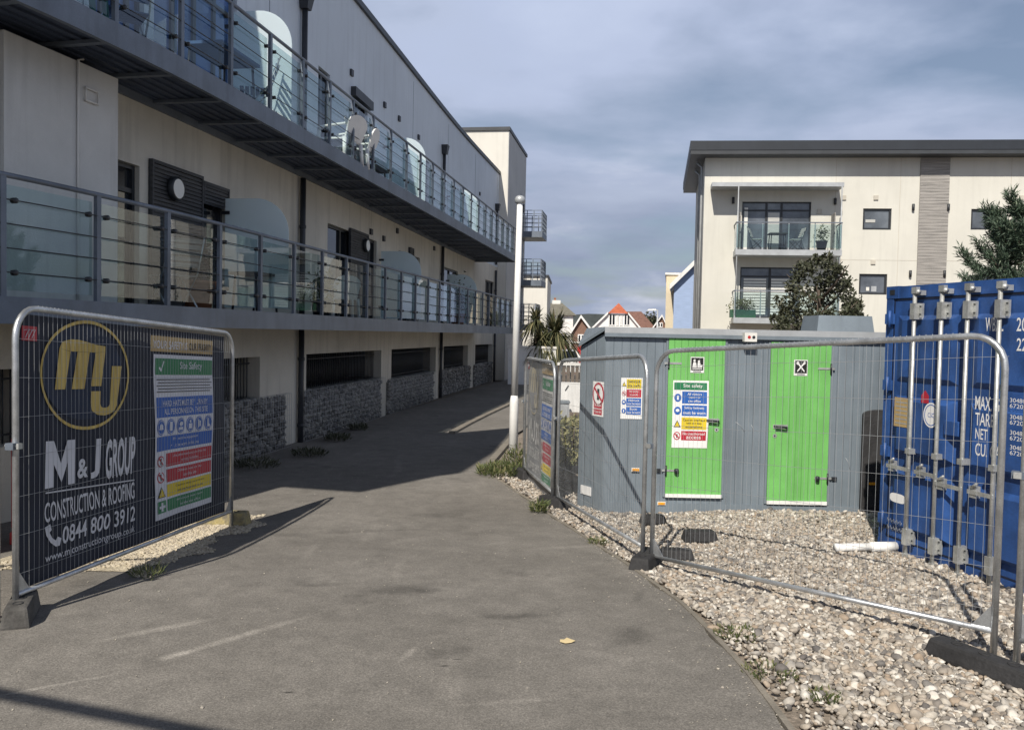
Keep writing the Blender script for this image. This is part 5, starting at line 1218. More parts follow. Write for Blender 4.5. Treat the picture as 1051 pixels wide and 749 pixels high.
mb.add([P_(0, BD, -.4), P_(BW, BD, -.4), P_(BW, BD, BZ), P_(0, BD, BZ)], [(0, 1, 2, 3)], M['render_ivory']); mb.build('wall', RB)
def pbox(mb, a0, a1, b0, b1, z0, z1, m): mb.hexa([P_(a0, b0, z0), P_(a1, b0, z0), P_(a1, b1, z0), P_(a0, b1, z0), P_(a0, b0, z1), P_(a1, b0, z1), P_(a1, b1, z1), P_(a0, b1, z1)], m)
mb = MB(); pbox(mb, -.62, BW+.6, -.75, BD+.6, BZ+.003, BZ+.16, M['roofgrey']); pbox(mb, -.64, BW+.62, -.77, BD+.62, BZ+.161, BZ+.53, M['fascia']); mb.build('roof', RB)
for o, kw in ((w1, dict(mull=(.36, .58), trans=(.83,), pane='farpane')), (w2, dict(mull=(.5,), trans=(.82,), pane='farpane')), *[(o, dict(fw=.08, pane='farpane')) for o in ops[2:]]): window(RB, cvB, 0, *o, **kw, inset=.1)
for a0, a1, z0, z1, m_ in ((w1[0]+1.05, w1[0]+1.5, 5.6, 7.1, 'curtain'), (w1[0]+.1, w1[0]+.24, 5.6, 7.3, 'offwhite'), (s1[0]+.12, s1[0]+.5, s1[2]+.3, s1[2]+.42, 'curtain'), (s3[0]+.3, s3[0]+.42, s3[2]+.15, s3[2]+.3, 'offwhite'), (s3[0]+.5, s3[0]+.7, s3[2]+.12, s3[2]+.34, 'trim')):
    mb = MB(); pbox(mb, a0, a1, .075, .085, z0, z1, M[m_]); mb.build('blind', RB)
for a0, a1 in ((w2[0]+.15, w2[0]+1.05), (w2[0]+1.25, w2[1]-.3)):
    mb = MB(); 
    for q_ in np.arange(2.95, 4.42, .115): pbox(mb, a0, a1, .06, .075, q_, q_+.085, M['offwhite'])
    mb.build('blind', RB)
for a in (5.2, 7.7, 11.9, 14.5):
    mb = MB(); pbox(mb, a, a+.022, -.004, -.001, .0, BZ-.02, M['vent']); mb.build('render_joint', RB)
mb = MB(); pbox(mb, 5.3, 26, -.006, -.0045, 5.2, 5.215, M['vent']); mb.build('render_joint', RB)
def bal_r(a0, a1, z, depth, nm='balcony'):
    mb = MB(); pbox(mb, a0, a1, -depth, -.003, z-.22, z, M['trim']); b = mb.build(nm, RB)
    mb = MB(); pbox(mb, a0+.03, a1-.03, -depth+.03, -depth+.04, z+.08, z+1.0, M['glass']); pbox(mb, a0+.03, a0+.04, -depth+.05, -.05, z+.08, z+1.0, M['glass']); pbox(mb, a1-.04, a1-.03, -depth+.05, -.05, z+.08, z+1.0, M['glass']); mb.build('glass_panel', b)
    mb = MB()
    for a in np.linspace(a0+.03, a1-.03, 5): pbox(mb, a-.02, a+.02, -depth+.045, -depth+.085, z+.001, z+1.05, M['trim'])
    pbox(mb, a0, a1, -depth+.02, -depth+.07, z+1.05, z+1.09, M['steel'])
    for a in (a0+.02, a1-.02): pbox(mb, a-.02, a+.02, -depth+.071, -.01, z+1.05, z+1.09, M['steel'])
    mb.build('railing', b)
    return b
bu = rectpx(753, 233, 858, 258); bl = rectpx(751, 301, 858, 326)
bal_u = bal_r(bu[0]-.0, bu[1], 5.48, 1.15); bal_l = bal_r(bl[0], bl[1]-.1, 2.78, 1.15)
mb = MB(); c_ = rectpx(728, 189, 861, 195); pbox(mb, c_[0]+.05, c_[1], -1.0, -.003, 7.98, 8.14, M['trim']); mb.build('canopy', RB)
for a in (bu[0]+.06, bu[1]-.06):
    mb = MB(); mb.tube([P_(a, -1.08, 2.6), P_(a, -1.08, 7.97)], .025, M['trim'], 6); mb.build('balcony_post', RB)
for i, a in enumerate((bu[0]+.2, bu[1]-.22)):
    mb = MB(); pbox(mb, a-.02, a+.02, -.75, -.05, 5.49, 7.0, M['wood']); mb.build('side_screen', RB)
st = rectpx(945, 162, 970.5, 290); mb = MB(); pbox(mb, st[0], st[1], -.03, -.003, 0, BZ-.02, M['wood']); z = .02
while z < BZ-.2: pbox(mb, st[0]+.01, st[1]-.01, -.048, -.031, z, z+.112, M['wood']); z += .122
mb.build('timber_strip', RB)
for x, y in ((937, 213), (973, 213), (934, 281), (969, 281), (752.5, 206), (857, 207)):
    a, b = H_(x, y); mb = MB(); mb.tube([P_(a, -.06, b-.13), P_(a, -.06, b+.13)], .055, M['pipe'], 8); mb.build('wall_light', RB)
for x, y in ((866, 203), (899, 203), (861, 268), (896, 269), (841, 217), (1048, 203)):
    a, b = H_(x, y); mb = MB(); pbox(mb, a-.09, a+.09, -.05, -.003, b-.09, b+.09, M['vent']); mb.build('vent_cover', RB)
for y_ in (.7, 2.4):
    mb = MB(); mb.tube([P_(-.09, y_, -.3), P_(-.09, y_, BZ-.25), P_(-.3, y_, BZ-.05)], .055, M['trim'], 8); mb.build('downpipe', RB)
# things on its balcony
def pot_plant(P, r, h, ph, label, potm, leafm, n=220, group=None):
    g = thing('pot_plant', label, 'pot plant', tuple(P), group); mb = MB(); mb.lathe(P, [(r*.7, 0), (r, h*.9), (r*1.08, h*.9), (r*1.08, h), (r*.9, h), (r*.88, h*.9)], potm, 14); mb.build('pot', g)
    C = np.array(P)+V(0, 0, h*.9)+RNG.normal(size=(n, 3))*V(r*.55, r*.55, ph*.28)+V(0, 0, ph*.5); leaves('foliage', C, leafm, .05, .11, parent=g); return g
def deck_chair(P, rz, label, cm, fm, group=None, plastic=False):
    """open-frame folding chair or moulded patio chair: seat, backrest, four legs"""
    g = thing('patio_chair', label, 'chair', group=group, local=True)
    def part(nm, f): mb = MB(); f(mb); mb.build(nm, g)
    if plastic:
        part('seat', lambda b: b.hexa([(-.24, -.24, .42), (.24, -.24, .42), (.22, .22, .40), (-.22, .22, .40), (-.24, -.24, .45), (.24, -.24, .45), (.22, .22, .43), (-.22, .22, .43)], cm))
        def back(b):
            pts = [(-.23, .42), (.23, .42), (.27, .72)]+[(.27*math.cos(t), .72+.16*math.sin(t)) for t in np.linspace(.1, math.pi-.1, 9)]+[(-.27, .72)]
            b.prism([(x, .21+.28*(z-.42), z) for x, z in pts], (0, .025, 0), cm)
        part('backrest', back)
        for s_ in (-1, 1):
            part('armrest', lambda b: b.hexa([(s_*.26-.03, -.22, .62), (s_*.26+.03, -.22, .62), (s_*.26+.03, .26, .66), (s_*.26-.03, .26, .66), (s_*.26-.03, -.22, .65), (s_*.26+.03, -.22, .65), (s_*.26+.03, .26, .69), (s_*.26-.03, .26, .69)], cm))
            for y, t in ((-.22, .62), (.22, .42)): part('leg', lambda b: b.tube([(s_*.27, y*1.1, 0), (s_*.24, y, t)], [.03, .035], cm, 6))
    else:
        def slats(b):
            for i in range(6): b.box(-.22, .22, -.22+.075*i, -.165+.075*i, .44, .456, cm)
        part('seat', slats)
        def back(b):
            for i in range(5): z = .56+.075*i; b.box(-.22, .22, .20+.03*i, .216+.03*i, z, z+.055, cm)
        part('backrest', back)
        for s_ in (-1, 1):
            part('leg', lambda b: b.tube([(s_*.23, -.26, 0), (s_*.23, .20, .5), (s_*.23, .36, .95)], .013, fm, 6)); part('leg', lambda b: b.tube([(s_*.205, .28, 0), (s_*.205, -.2, .44)], .013, fm, 6))
    g.location = P; g.rotation_euler = (0, 0, rz); return g
def table(P, rz, label, m, size=(1.0, .6, .7), group=None):
    g = thing('patio_table', label, 'table', local=True); l, w, h = size
    mb = MB(); mb.box(-l/2, l/2, -w/2, w/2, h-.04, h, m); mb.build('tabletop', g)
    for sx in (-1, 1):
        for sy in (-1, 1): mb = MB(); mb.tube([(sx*(l/2-.05), sy*(w/2-.05), 0), (sx*(l/2-.08), sy*(w/2-.08), h-.041)], .02, M['dark'], 6); mb.build('leg', g)
    g.location = P; g.rotation_euler = (0, 0, rz); return g
Pb = lambda a, b, z: tuple(P_(a, -b, z))
deck_chair(Pb(2.1, .6, 5.48), th*-1+1.2, 'pale slatted chair at the left end of the upper balcony of the ivory apartment house', M['offwhite'], M['dark'])
deck_chair(Pb(3.6, .6, 5.48), th*-1-1.4, 'pale slatted chair at the middle of the upper balcony of the ivory apartment house', M['offwhite'], M['dark'])
table(Pb(2.9, .55, 5.48), -th, 'small dark table between two pale chairs on the ivory apartment house balcony', M['wicker'], (.7, .6, .7))
pot_plant(P_(4.6, -.7, 5.48), .22, .4, .6, 'leafy pot plant at the right end of the upper balcony of the ivory house', M['dark'], M['leaf_weed'])
g = thing('planter_box', 'green trough of shrubs on the lower balcony of the ivory apartment house', 'planter', tuple(P_(1.55, -.7, 2.78)))
mb = MB(); pbox(mb, 1.1, 2.1, -.95, -.55, 2.785, 3.1, mat('green_trough', (.03, .10, .06), .6)); mb.build('trough', g)
leaves('foliage', P_(1.6, -.75, 3.3)+RNG.normal(size=(500, 3))*V(.24, .12, .12), M['leaf_weed'], .05, .1, parent=g)

# ---------------------------------------------------------------- trees and plants
def tree_leaves(parent, blobs, n, m, w, l):
    C = []; R = []
    tot = sum(b[3] for b in blobs)
    for (x, y, z, r) in blobs:
        k = int(n*r/tot); d = RNG.normal(size=(k, 3)); d /= np.linalg.norm(d, axis=1)[:, None]
        rr = r*RNG.uniform(.25, 1.12, (k, 1))**.55*(1+.25*np.sin(d[:, :1]*5+x*3)*np.cos(d[:, 1:2]*4+z)); C.append(V(x, y, z)+d*rr*V(1, 1, .9)); R.append(np.clip(RNG.normal(RNG.uniform(.3, .6), .2, k), 0, 1))
    leaves('crown', np.concatenate(C), m, w, l, parent=parent, rnd=np.concatenate(R))
TY = 21.
tb = at_y(842, 345, TY); tb[2] = -.25
TR = thing('evergreen_tree', 'bushy dark evergreen tree with a round crown rising behind the grey cabin', 'tree', tuple(tb))
ct = at_y(840, 306, TY); mb = MB()
mb.tube([tb, tb+V(.05, 0, 1.2), tb+V(-.02, .05, 2.2), ct+V(0, 0, .2)], [.12, .10, .07, .03], M['bark'], 8)
for k in range(11): q = k*2.4; z = 1.5+.17*k; a = tb+V(0, 0, z); mb.tube([a, a+V(math.cos(q)*.4, math.sin(q)*.4, .35), a+V(math.cos(q)*.85, math.sin(q)*.8, .8)], [.035, .025, .008], M['bark'], 6)
mb.build('trunk', TR)
bl_ = []
for x, y, r in ((846, 288, .28), (826, 303, .30), (864, 301, .30), (842, 316, .34), (815, 323, .30), (872, 324, .28), (857, 338, .34), (824, 343, .34), (831, 275, .18), (843, 300, .24), (834, 330, .3), (850, 326, .26), (806, 330, .2), (879, 314, .15), (795, 326, .1), (861, 276, .13), (822, 272, .1), (884, 328, .12), (849, 264, .09), (858, 284, .26), (874, 312, .24), (806, 312, .26), (850, 272, .14), (820, 284, .2), (803, 322, .14), (878, 322, .16), (868, 290, .16), (838, 267, .12), (812, 296, .14), (880, 336, .2), (800, 338, .2)):
    p = at_y(x, y, TY+RNG.uniform(-.7, .7)); bl_.append((*p, r))
tree_leaves(TR, bl_, 4600, M['leaf_dark'], .06, .13)
PY = 14.; pb = at_y(1060, 400, PY); pb[2] = -.25
PN = thing('pine_tree', 'dark green pine with upswept branches at the right, rising behind the blue container', 'pine', tuple(pb))
mb = MB(); ztop = at_y(1060, 212, PY)[2]; mb.tube([pb, pb+V(.03, 0, 2.5), V(pb[0]-.05, pb[1], ztop)], [.14, .11, .02], M['bark'], 8)
C = []; D = []; R = []
for k in range(34):
    z = RNG.uniform(2.3, ztop-.1); f = 1-(z-2.0)/(ztop-1.6); q = RNG.uniform(0, 6.283); ln = (.38+1.25*f)*RNG.uniform(.6, 1.1)
    a = V(pb[0], pb[1], z); d = V(math.cos(q), math.sin(q), .12); e = a+d*ln*.7; t_ = e+V(d[0]*ln*.3, d[1]*ln*.3, .28+.12*f)
    mb.tube([a, e, t_], [.025, .016, .006], M['bark'], 5)
    axis = [a+(e-a)*s_ for s_ in np.linspace(.3, 1, 12)]+[e+(t_-e)*s_ for s_ in np.linspace(.1, 1, 10)]
    tw = []
    for j, s_ in enumerate(axis):
        dr = (e-a) if j < 12 else (t_-e); dr = dr/np.linalg.norm(dr); tw.append((s_, dr))
        if j % 2 == 0 and j < 18:
            for sg in (-1, 1):
                sd = np.cross(dr, V(0, 0, 1))*sg*.6+dr*.6+V(0, 0, .35); L2 = .30*(.6+f)
                for s2 in np.linspace(.2, 1, 6): tw.append((s_+sd*L2*s2, sd/np.linalg.norm(sd)))
    shade = RNG.uniform(.2, .6)
    for p, dr in tw:
        n_ = 8; dd = dr*.75+RNG.normal(size=(n_, 3))*.48; C.append(np.repeat(p[None], n_, 0)+RNG.normal(size=(n_, 3))*.012); D.append(dd); R.append(np.clip(RNG.normal(shade, .22, n_), 0, 1))
mb.build('trunk', PN)
leaves('needles', np.concatenate(C), M['leaf_pine'], .016, .125, parent=PN, D=np.concatenate(D), rnd=np.concatenate(R))
def weed(P, r, h, n, label, m='leaf_weed', name='weed_clump', cat='weeds', group='weeds along the path', w=.022, l=.10):
    P = np.array(P); q = RNG.uniform(0, 6.283, n); rr = r*np.sqrt(RNG.random(n)); C = P+np.stack([rr*np.cos(q), rr*np.sin(q), RNG.uniform(0, h, n)*(1-.5*rr/r)], 1)
    D = np.stack([np.cos(q)*.5, np.sin(q)*.5, np.full(n, .9)], 1)+RNG.normal(size=(n, 3))*.35
    o = leaves(name, C-P, M[m], w, l, D=D); o.location = P; return tag(o, label, cat, group)
for x, y, r, h, n, lab in ((514, 487, .36, .20, 950, 'bright green weeds spreading round the foot of the white pole'), (530, 478, .22, .40, 360, 'tall dry-green weeds between the white pole and the faded banner'),
    (553, 526, .09, .16, 160, 'small green weed in the shingle below the faded banner'), (614, 558, .10, .08, 120, 'tiny weed at the path edge below the bare fence panel left of the cabin'),
    (756, 650, .16, .02, 160, 'low moss and weed patch at the path edge, upper one at the lower right'), (790, 690, .16, .02, 130, 'low weed patch in the shingle near the bottom of the photo'), (845, 715, .10, .02, 110, 'sparse weed in the shingle at the bottom right')):
    p = gnd(x, y, gravel_z); p[2] = gravel_z(p[0], p[1])-.01; weed(p, r, h, n, lab, w=.010 if h < .1 else .017, l=.04 if h < .1 else .10)
for x, y, r, lab in ((346, 452, .25, 'scruffy weeds at the foot of the long gabion wall, near end'), (368, 441, .2, 'scruffy weeds along the middle of the long gabion wall'), (398, 420, .2, 'weeds at the gap between the long and the middle gabion walls'), (318, 468, .28, 'weeds round the foot of the first downpipe'), (262, 479, .35, 'weeds at the foot of the nearest gabion wall beside the banner')):
    p = gnd(x, y); weed(p, r, .12, 260, lab, 'leaf_dark', group='weeds along the gabion walls')
p = gnd(150, 592); weed(p, .12, .06, 120, 'tuft of grass on the pale chippings under the navy banner', 'leaf_weed', 'grass_tuft', 'grass', None, .008, .09)
# pale shrub and boards behind the fence, left of the cabin
hp = at_y(584, 470, 13.6); hp[2] = -.25
HS = thing('garden_shrub', 'pale variegated shrub behind the fence, left of the grey cabin', 'shrub', tuple(hp))
mb = MB()
for k in range(9): q = k*.7; mb.tube([hp, hp+V(math.cos(q)*.2, math.sin(q)*.2, .45), hp+V(math.cos(q)*.3, math.sin(q)*.3, .75)], [.02, .014, .006], M['bark'], 5)
mb.build('stem', HS)
tree_leaves(HS, [(hp[0]+dx_, hp[1]+dy_, z_, r_) for dx_, dy_, z_, r_ in ((-.15, 0, .36, .26), (.2, .1, .40, .26), (0, 0, .12, .30), (-.3, .1, .15, .26), (.3, 0, .12, .26), (0, .3, .3, .34))], 4200, M['leaf_pale'], .05, .10)
def slab(name, x0, y0, x1, y1, Y, label, cat, m, t=.05, zb=None):
    a = at_y(x0, y0, Y); b = at_y(x1, y1, Y); z0 = zb if zb is not None else b[2]; g = thing(name, label, cat, (a[0], Y, z0))
    return g, a, b, z0
g, a, b, z0 = slab('white_board', 573, 392, 600, 429, 16.5, 'plain white sheet board standing behind the shrub', 'board', None, zb=-.25)
mb = MB(); mb.box(a[0], b[0]+.4, 16.5, 16.54, .45, a[2], M['white']); mb.build('sheet', g)
for x in (a[0]+.08, b[0]+.3): mb = MB(); mb.box(x, x+.07, 16.545, 16.62, -.25, a[2]-.1, M['wood']); mb.build('post', g)
mb = MB(); mb.tube([(a[0]+.14, 16.49, a[2]-.16), (a[0]+.2, 16.49, a[2]-.06)], .01, M['dark'], 6); mb.build('mark', g)
g, a, b, z0 = slab('grey_box', 573, 412, 584, 436, 15.9, 'plain grey utility box in front of the white board', 'utility box', None, zb=-.25)
mb = MB(); mb.box(a[0], b[0], 15.9, 16.3, -.25, a[2]-.03, M['trim']); mb.box(a[0]-.015, b[0]+.015, 15.88, 16.32, a[2]-.03, a[2], M['cabin_plain']); mb.build('casing', g)
mb = MB(); mb.box(a[0]+.03, b[0]-.03, 15.885, 15.899, -.1, a[2]-.08, M['trim']); mb.build('door', g)
g, a, b, z0 = slab('timber_fence', 573, 373, 602, 394, 18.5, 'brown slatted timber fence with a pale capping rail behind the white board', 'fence', None, zb=-.25)
mb = MB(); x = a[0]
while x < b[0]+.8: mb.box(x, x+.07, 18.5, 18.525, -.2, a[2]-.04, M['fence_wood']); x += .095
mb.build('slats', g); mb = MB(); mb.box(a[0]-.02, b[0]+.85, 18.47, 18.55, a[2]-.038, a[2]+.02, M['offwhite']); mb.build('capping_rail', g)

# ---------------------------------------------------------------- beyond the end of the path
def palm(P, h, n, L_, label):
    g = thing('palm_tree', label, 'palm', tuple(P), 'palms at the far end of the path'); mb = MB()
    mb.tube([P, P+V(.05, 0, h*.5), P+V(0, .05, h)], [.16, .12, .10], M['bark'], 8); mb.build('trunk', g)
    vs = []; fs = []; rnd = []; top = P+V(0, .05, h)
    for k in range(n):
        q = RNG.uniform(0, 6.283); el = RNG.uniform(-.5, 1.35); l = L_*RNG.uniform(.7, 1.1); d = V(math.cos(q)*math.cos(el), math.sin(q)*math.cos(el), math.sin(el)); s_ = V(-math.sin(q), math.cos(q), 0)*.045; b = len(vs)
        for i in range(6): t = i/5; c = top+d*l*t+V(0, 0, -.85*l*t*t*math.cos(el)); w_ = (1-t)**.5+.05; vs += [c-s_*w_, c+s_*w_]
        for i in range(5): fs.append((b+2*i, b+2*i+1, b+2*i+3, b+2*i+2)); rnd.append(min(1, max(0, RNG.normal(.45, .25))))
    raw_mesh('crown', np.array(vs), np.array(fs), M['leaf_palm'], np.array(rnd), True, parent=g)
for x, y, Y, n, l, lab in ((550, 330, 39, 150, 1.1, 'spiky palm nearest the end of the balconied block'), (570, 343, 38, 320, 1.6, 'broad drooping palm in the middle of the group past the balconied block'), (556, 353, 37.5, 220, 1.2, 'low bushy palm in front of the broad palm at the far end of the path')):
    p = at_y(x, y, Y); hh = p[2]+.25; p[2] = -.25; palm(p, hh, n, l, lab)
# low white wall, red gateposts, parked car
g, a, b, z0 = slab('garden_wall', 536, 355, 572, 372, 37, 'low white rendered garden wall past the white pole', 'wall', None, zb=-.25)
mb = MB(); mb.box(a[0]-.6, b[0], 37, 37.25, -.25, a[2]-.1, M['white']); mb.build('render', g); mb = MB(); mb.box(a[0]-.65, b[0]+.05, 36.95, 37.3, a[2]-.1, a[2]+.0, M['offwhite']); mb.build('coping', g)
def car(P, rz, label, paint):
    g = thing('parked_car', label, 'car', local=True)
    prof = [(-2.0, .35), (-2.02, .75), (-1.85, .95), (-1.2, 1.42), (.35, 1.45), (1.05, .98), (1.9, .85), (2.02, .6), (2.0, .35)]
    mb = MB(); vs = []
    for s_, k in ((-1, 1), (1, 1)):
        for x, z in prof: vs.append((x, s_*(.86 if z < 1.0 else .66), z))
    n = len(prof); mb.add(vs, [tuple(range(n-1, -1, -1)), tuple(range(n, 2*n))]+[(i, (i+1) % n, n+(i+1) % n, n+i) for i in range(n)], paint); mb.build('body', g, bevel=.04)
    mb = MB(); mb.add([(-1.83, -.60, 1.0), (-1.83, .60, 1.0), (-1.25, .54, 1.40), (-1.25, -.54, 1.40)], [(3, 2, 1, 0)], M['pane']); mb.build('rear_window', g)
    mb = MB(); mb.add([(1.06, -.60, 1.0), (1.06, .60, 1.0), (.42, .54, 1.42), (.42, -.54, 1.42)], [(0, 1, 2, 3)], M['pane']); mb.build('windscreen', g)
    for s_ in (-1, 1):
        mb = MB(); mb.add([(-1.5, s_*.83, 1.02), (.85, s_*.83, 1.02), (.3, s_*.70, 1.39), (-1.1, s_*.70, 1.39)], [(0, 1, 2, 3)], M['pane']); mb.build('side_window', g)
        mb = MB(); mb.box(-2.03, -1.93, s_*.7-.1, s_*.7+.1, .7, .95, M['redplastic']); mb.build('tail_light', g)
        for x in (-1.25, 1.3): mb = MB(); mb.tube([(x, s_*.70, .32), (x, s_*.88, .32)], .32, M['black'], 16); w = mb.build('wheel', g); mb = MB(); mb.tube([(x, s_*.88, .32), (x, s_*.89, .32)], .2, M['rod'], 12); mb.build('rim', w)
    g.location = P; g.rotation_euler = (0, 0, rz)
p = at_y(576, 368, 44); car((p[0], 44, -.25), math.radians(95), 'white parked car with red tail lights beyond the low white wall', M['carwhite'])
g, a, b, z0 = slab('brick_wall', 584, 356, 605, 372, 48, 'low red brick garden wall with two pillars in front of the far houses', 'wall', None, zb=-.25)
mb = MB(); mb.box(a[0]-.4, b[0]+1, 48, 48.25, -.25, a[2]-.3, M['brick']); mb.build('wall', g)
for x in (580.5, 591): c = at_y(x, 352, 47.9); mb = MB(); mb.box(c[0]-.22, c[0]+.22, 47.85, 48.3, -.25, c[2], M['brick']); mb.box(c[0]-.26, c[0]+.26, 47.8, 48.35, c[2], c[2]+.08, M['offwhite']); mb.build('pillar', g)
g, a, b, z0 = slab('garden_gate', 593, 355, 598, 368, 47.7, 'red garden gate beside the brick pillar', 'gate', None, zb=-.25)
mb = MB(); x = a[0]
while x < a[0]+.8: mb.box(x, x+.07, 47.7, 47.73, -.2, a[2], M['redplastic']); x += .1
mb.build('pales', g); mb = MB(); mb.box(a[0], a[0]+.8, 47.735, 47.77, .4, .5, M['redplastic']); mb.box(a[0], a[0]+.8, 47.735, 47.77, a[2]-.3, a[2]-.2, M['redplastic']); mb.build('rails', g)

def gable_house(x0, x1, ye, xr, yr, Y, depth, wallm, roofm, name, label, hip=None, windows=(), barge=True):
    """house seen gable-on: eaves at (x0|x1, ye), ridge at (xr, yr)"""
    a, b = at_y(x0, ye, Y), at_y(x1, ye, Y); r = at_y(xr, yr, Y); ze = (a[2]+b[2])/2; xm = (a[0]+b[0])/2 if xr is None else r[0]
    g = thing(name, label, 'house', ((a[0]+b[0])/2, Y, -.3)); zr = r[2]
    mb = MB(); sk = xm/Y*depth*1.02; mb.prism([V(a[0], Y, -.3), V(b[0], Y, -.3), V(b[0], Y, ze), *([V(xm, Y, zr-.05)] if not hip else [V(xm+(b[0]-xm)*hip, Y, zr-(zr-ze)*hip-.05), V(xm+(a[0]-xm)*hip, Y, zr-(zr-ze)*hip-.05)]), V(a[0], Y, ze)], (sk, depth, 0), wallm); mb.build('wall', g)
    mb = MB(); t = .2; ov = .35
    for (p, s_) in ((a, -1), (b, 1)):
        k = (zr-ze)/abs(xm-p[0]); e = V(p[0]+s_*ov, Y-ov, ze-ov*k); top = V(xm, Y-ov, zr)
        if hip: 
            th_ = hip; hx_ = xm+(p[0]-xm)*th_; hz_ = zr-(zr-ze)*th_
            mb.add([e, V(hx_, Y-ov, hz_), V(xm+sk*1.8/depth, Y+1.8, zr), V(xm+sk, Y+depth, zr), V(e[0]+sk, Y+depth, e[2])], [(0, 1, 2, 3, 4)], roofm)
        else: mb.prism([e, top, top+V(0, 0, t), e+V(0, 0, t)], (sk, depth+2*ov, 0), roofm)
    if hip:
        hl, hr = xm+(a[0]-xm)*hip, xm+(b[0]-xm)*hip; hz_ = zr-(zr-ze)*hip; mb.add([V(hl, Y-ov, hz_), V(hr, Y-ov, hz_), V(xm+sk*1.8/depth, Y+1.8, zr)], [(0, 1, 2)], roofm)
    rf = mb.build('roof', g)
    if barge:
        mb = MB()
        for (p, s_) in ((a, -1), (b, 1)):
            f = 1-(hip or 0); e = V(p[0]+s_*ov, Y-ov-.06, ze-ov*(zr-ze)/abs(xm-p[0])); tp_ = e+(V(xm, Y-ov-.06, zr)-e)*(f if not hip else (1-hip*abs(xm-p[0])/(abs(xm-p[0])+ov)))
            mb.prism([e+V(0, 0, -.12), tp_+V(0, 0, -.12), tp_+V(0, 0, .2), e+V(0, 0, .2)], (0, .05, 0), M['white'])
        mb.build('barge_board', rf)
    for wx0, wy0, wx1, wy1 in windows:
        p, q = at_y(wx0, wy0, Y), at_y(wx1, wy1, Y); mb = MB(); mb.box(p[0], q[0], Y-.08, Y-.003, q[2], p[2], M['white']); f = mb.build('window', g)
        mb = MB(); n = 2; w_ = (q[0]-p[0])/n
        for i in range(n): mb.box(p[0]+w_*i+.1, p[0]+w_*(i+1)-.06, Y-.1, Y-.081, q[2]+.12, p[2]-.12, M['pane'])
        mb.build('pane', f)
    return g
gable_house(603.5, 661, 341.5, 635, 310.5, 118, 14, M['white'], M['tile_red'], 'gabled_house', 'white gabled house with an orange-red half-hipped roof in the distance', .36, ((625, 322, 631, 334), (640.5, 322, 646, 334), (632.5, 323, 635, 334), (636.5, 323, 639, 334)))
gable_house(588, 606, 338, 596, 325, 92, 10, M['brick'], M['tile_brown'], 'brick_house', 'small red brick house with white barge boards left of the white gabled house', None, ((593, 343, 599, 353),))
gable_house(668, 686, 339, 679, 324, 128, 12, M['brick'], M['tile_brown'], 'brick_house', 'distant brick house with a white-edged gable beside the street lamp', None, ((675, 331, 680, 336),))
# grey hipped roof house
g = thing('hip_roofed_house', 'white house with a mossy grey hipped roof and chimney past the palms', 'house', (6, 100, -.3))
Y = 100; a, b = at_y(556, 323, Y), at_y(592, 323, Y); r0, r1 = at_y(565, 311, Y+4), at_y(577, 311, Y+4); ze = a[2]
mb = MB(); mb.box(a[0]+.4, b[0]-.4, Y+.4, Y+8, -.3, ze, M['white']); mb.build('wall', g)
mb = MB(); mb.add([V(a[0], Y, ze), V(b[0], Y, ze), V(b[0], Y+8.4, ze), V(a[0], Y+8.4, ze), V(r0[0], Y+4.2, r0[2]), V(r1[0], Y+4.2, r1[2])], [(3, 2, 1, 0), (0, 1, 5, 4), (1, 2, 5), (2, 3, 4, 5), (3, 0, 4)], M['tile_grey']); rf = mb.build('roof', g)
c = at_y(571, 309, Y+4.2); mb = MB(); mb.box(c[0]-.5, c[0]+.5, Y+3.9, Y+4.5, r0[2]-.5, r0[2]+.35, M['offwhite']); mb.box(c[0]-.3, c[0]-.05, Y+4, Y+4.3, r0[2]+.35, r0[2]+.65, M['terracotta']); mb.build('chimney', rf)
for x in (566, 573): p = at_y(x, 327, Y+.4); mb = MB(); mb.box(p[0], p[0]+.5, Y+.3, Y+.398, p[2]-1.1, p[2], M['pane']); mb.build('window', g)
# brown-roofed house behind the white gable, tree and street lamp
g = thing('brown_roofed_house', 'house with a long brown tiled roof just behind the white gabled house', 'house', (18, 140, -.3)); Y = 140
a, b = at_y(640, 340, Y), at_y(676, 340, Y); r0, r1 = at_y(646, 319, Y), at_y(662, 319, Y)
mb = MB(); mb.box(a[0]+.3, b[0]-.3, Y, Y+8, -.3, a[2], M['brick']); mb.build('wall', g)
mb = MB(); mb.add([V(a[0], Y-.3, a[2]), V(b[0], Y-.3, a[2]), V(b[0], Y+8.3, a[2]), V(a[0], Y+8.3, a[2]), V(r0[0], Y+4, r0[2]), V(r1[0], Y+4, r1[2])], [(3, 2, 1, 0), (0, 1, 5, 4), (1, 2, 5), (2, 3, 4, 5), (3, 0, 4)], M['tile_brown']); mb.build('roof', g)
p = at_y(668, 330, 150); tb2 = V(p[0], 150, -.3); g = thing('distant_tree', 'dark rounded tree between the brown roof and the street lamp', 'tree', tuple(tb2)); mb = MB(); mb.tube([tb2, V(p[0], 150, p[2])], [.4, .2], M['bark'], 8); mb.build('trunk', g)
tree_leaves(g, [(p[0]-.4, 150, p[2], 1.7), (p[0]+1, 150, p[2]-.6, 1.4), (p[0]-1.2, 150, p[2]-.9, 1.2)], 1600, M['leaf_dark'], .3, .5)
Y = 70; p = at_y(675, 318, Y); g = thing('street_lamp', 'pale street lamp with a flat head arm in front of the far houses', 'street lamp', (p[0], Y, -.3))
mb = MB(); mb.tube([(p[0], Y, -.3), (p[0], Y, p[2])], [.09, .06], M['trim'], 8); mb.build('column', g)
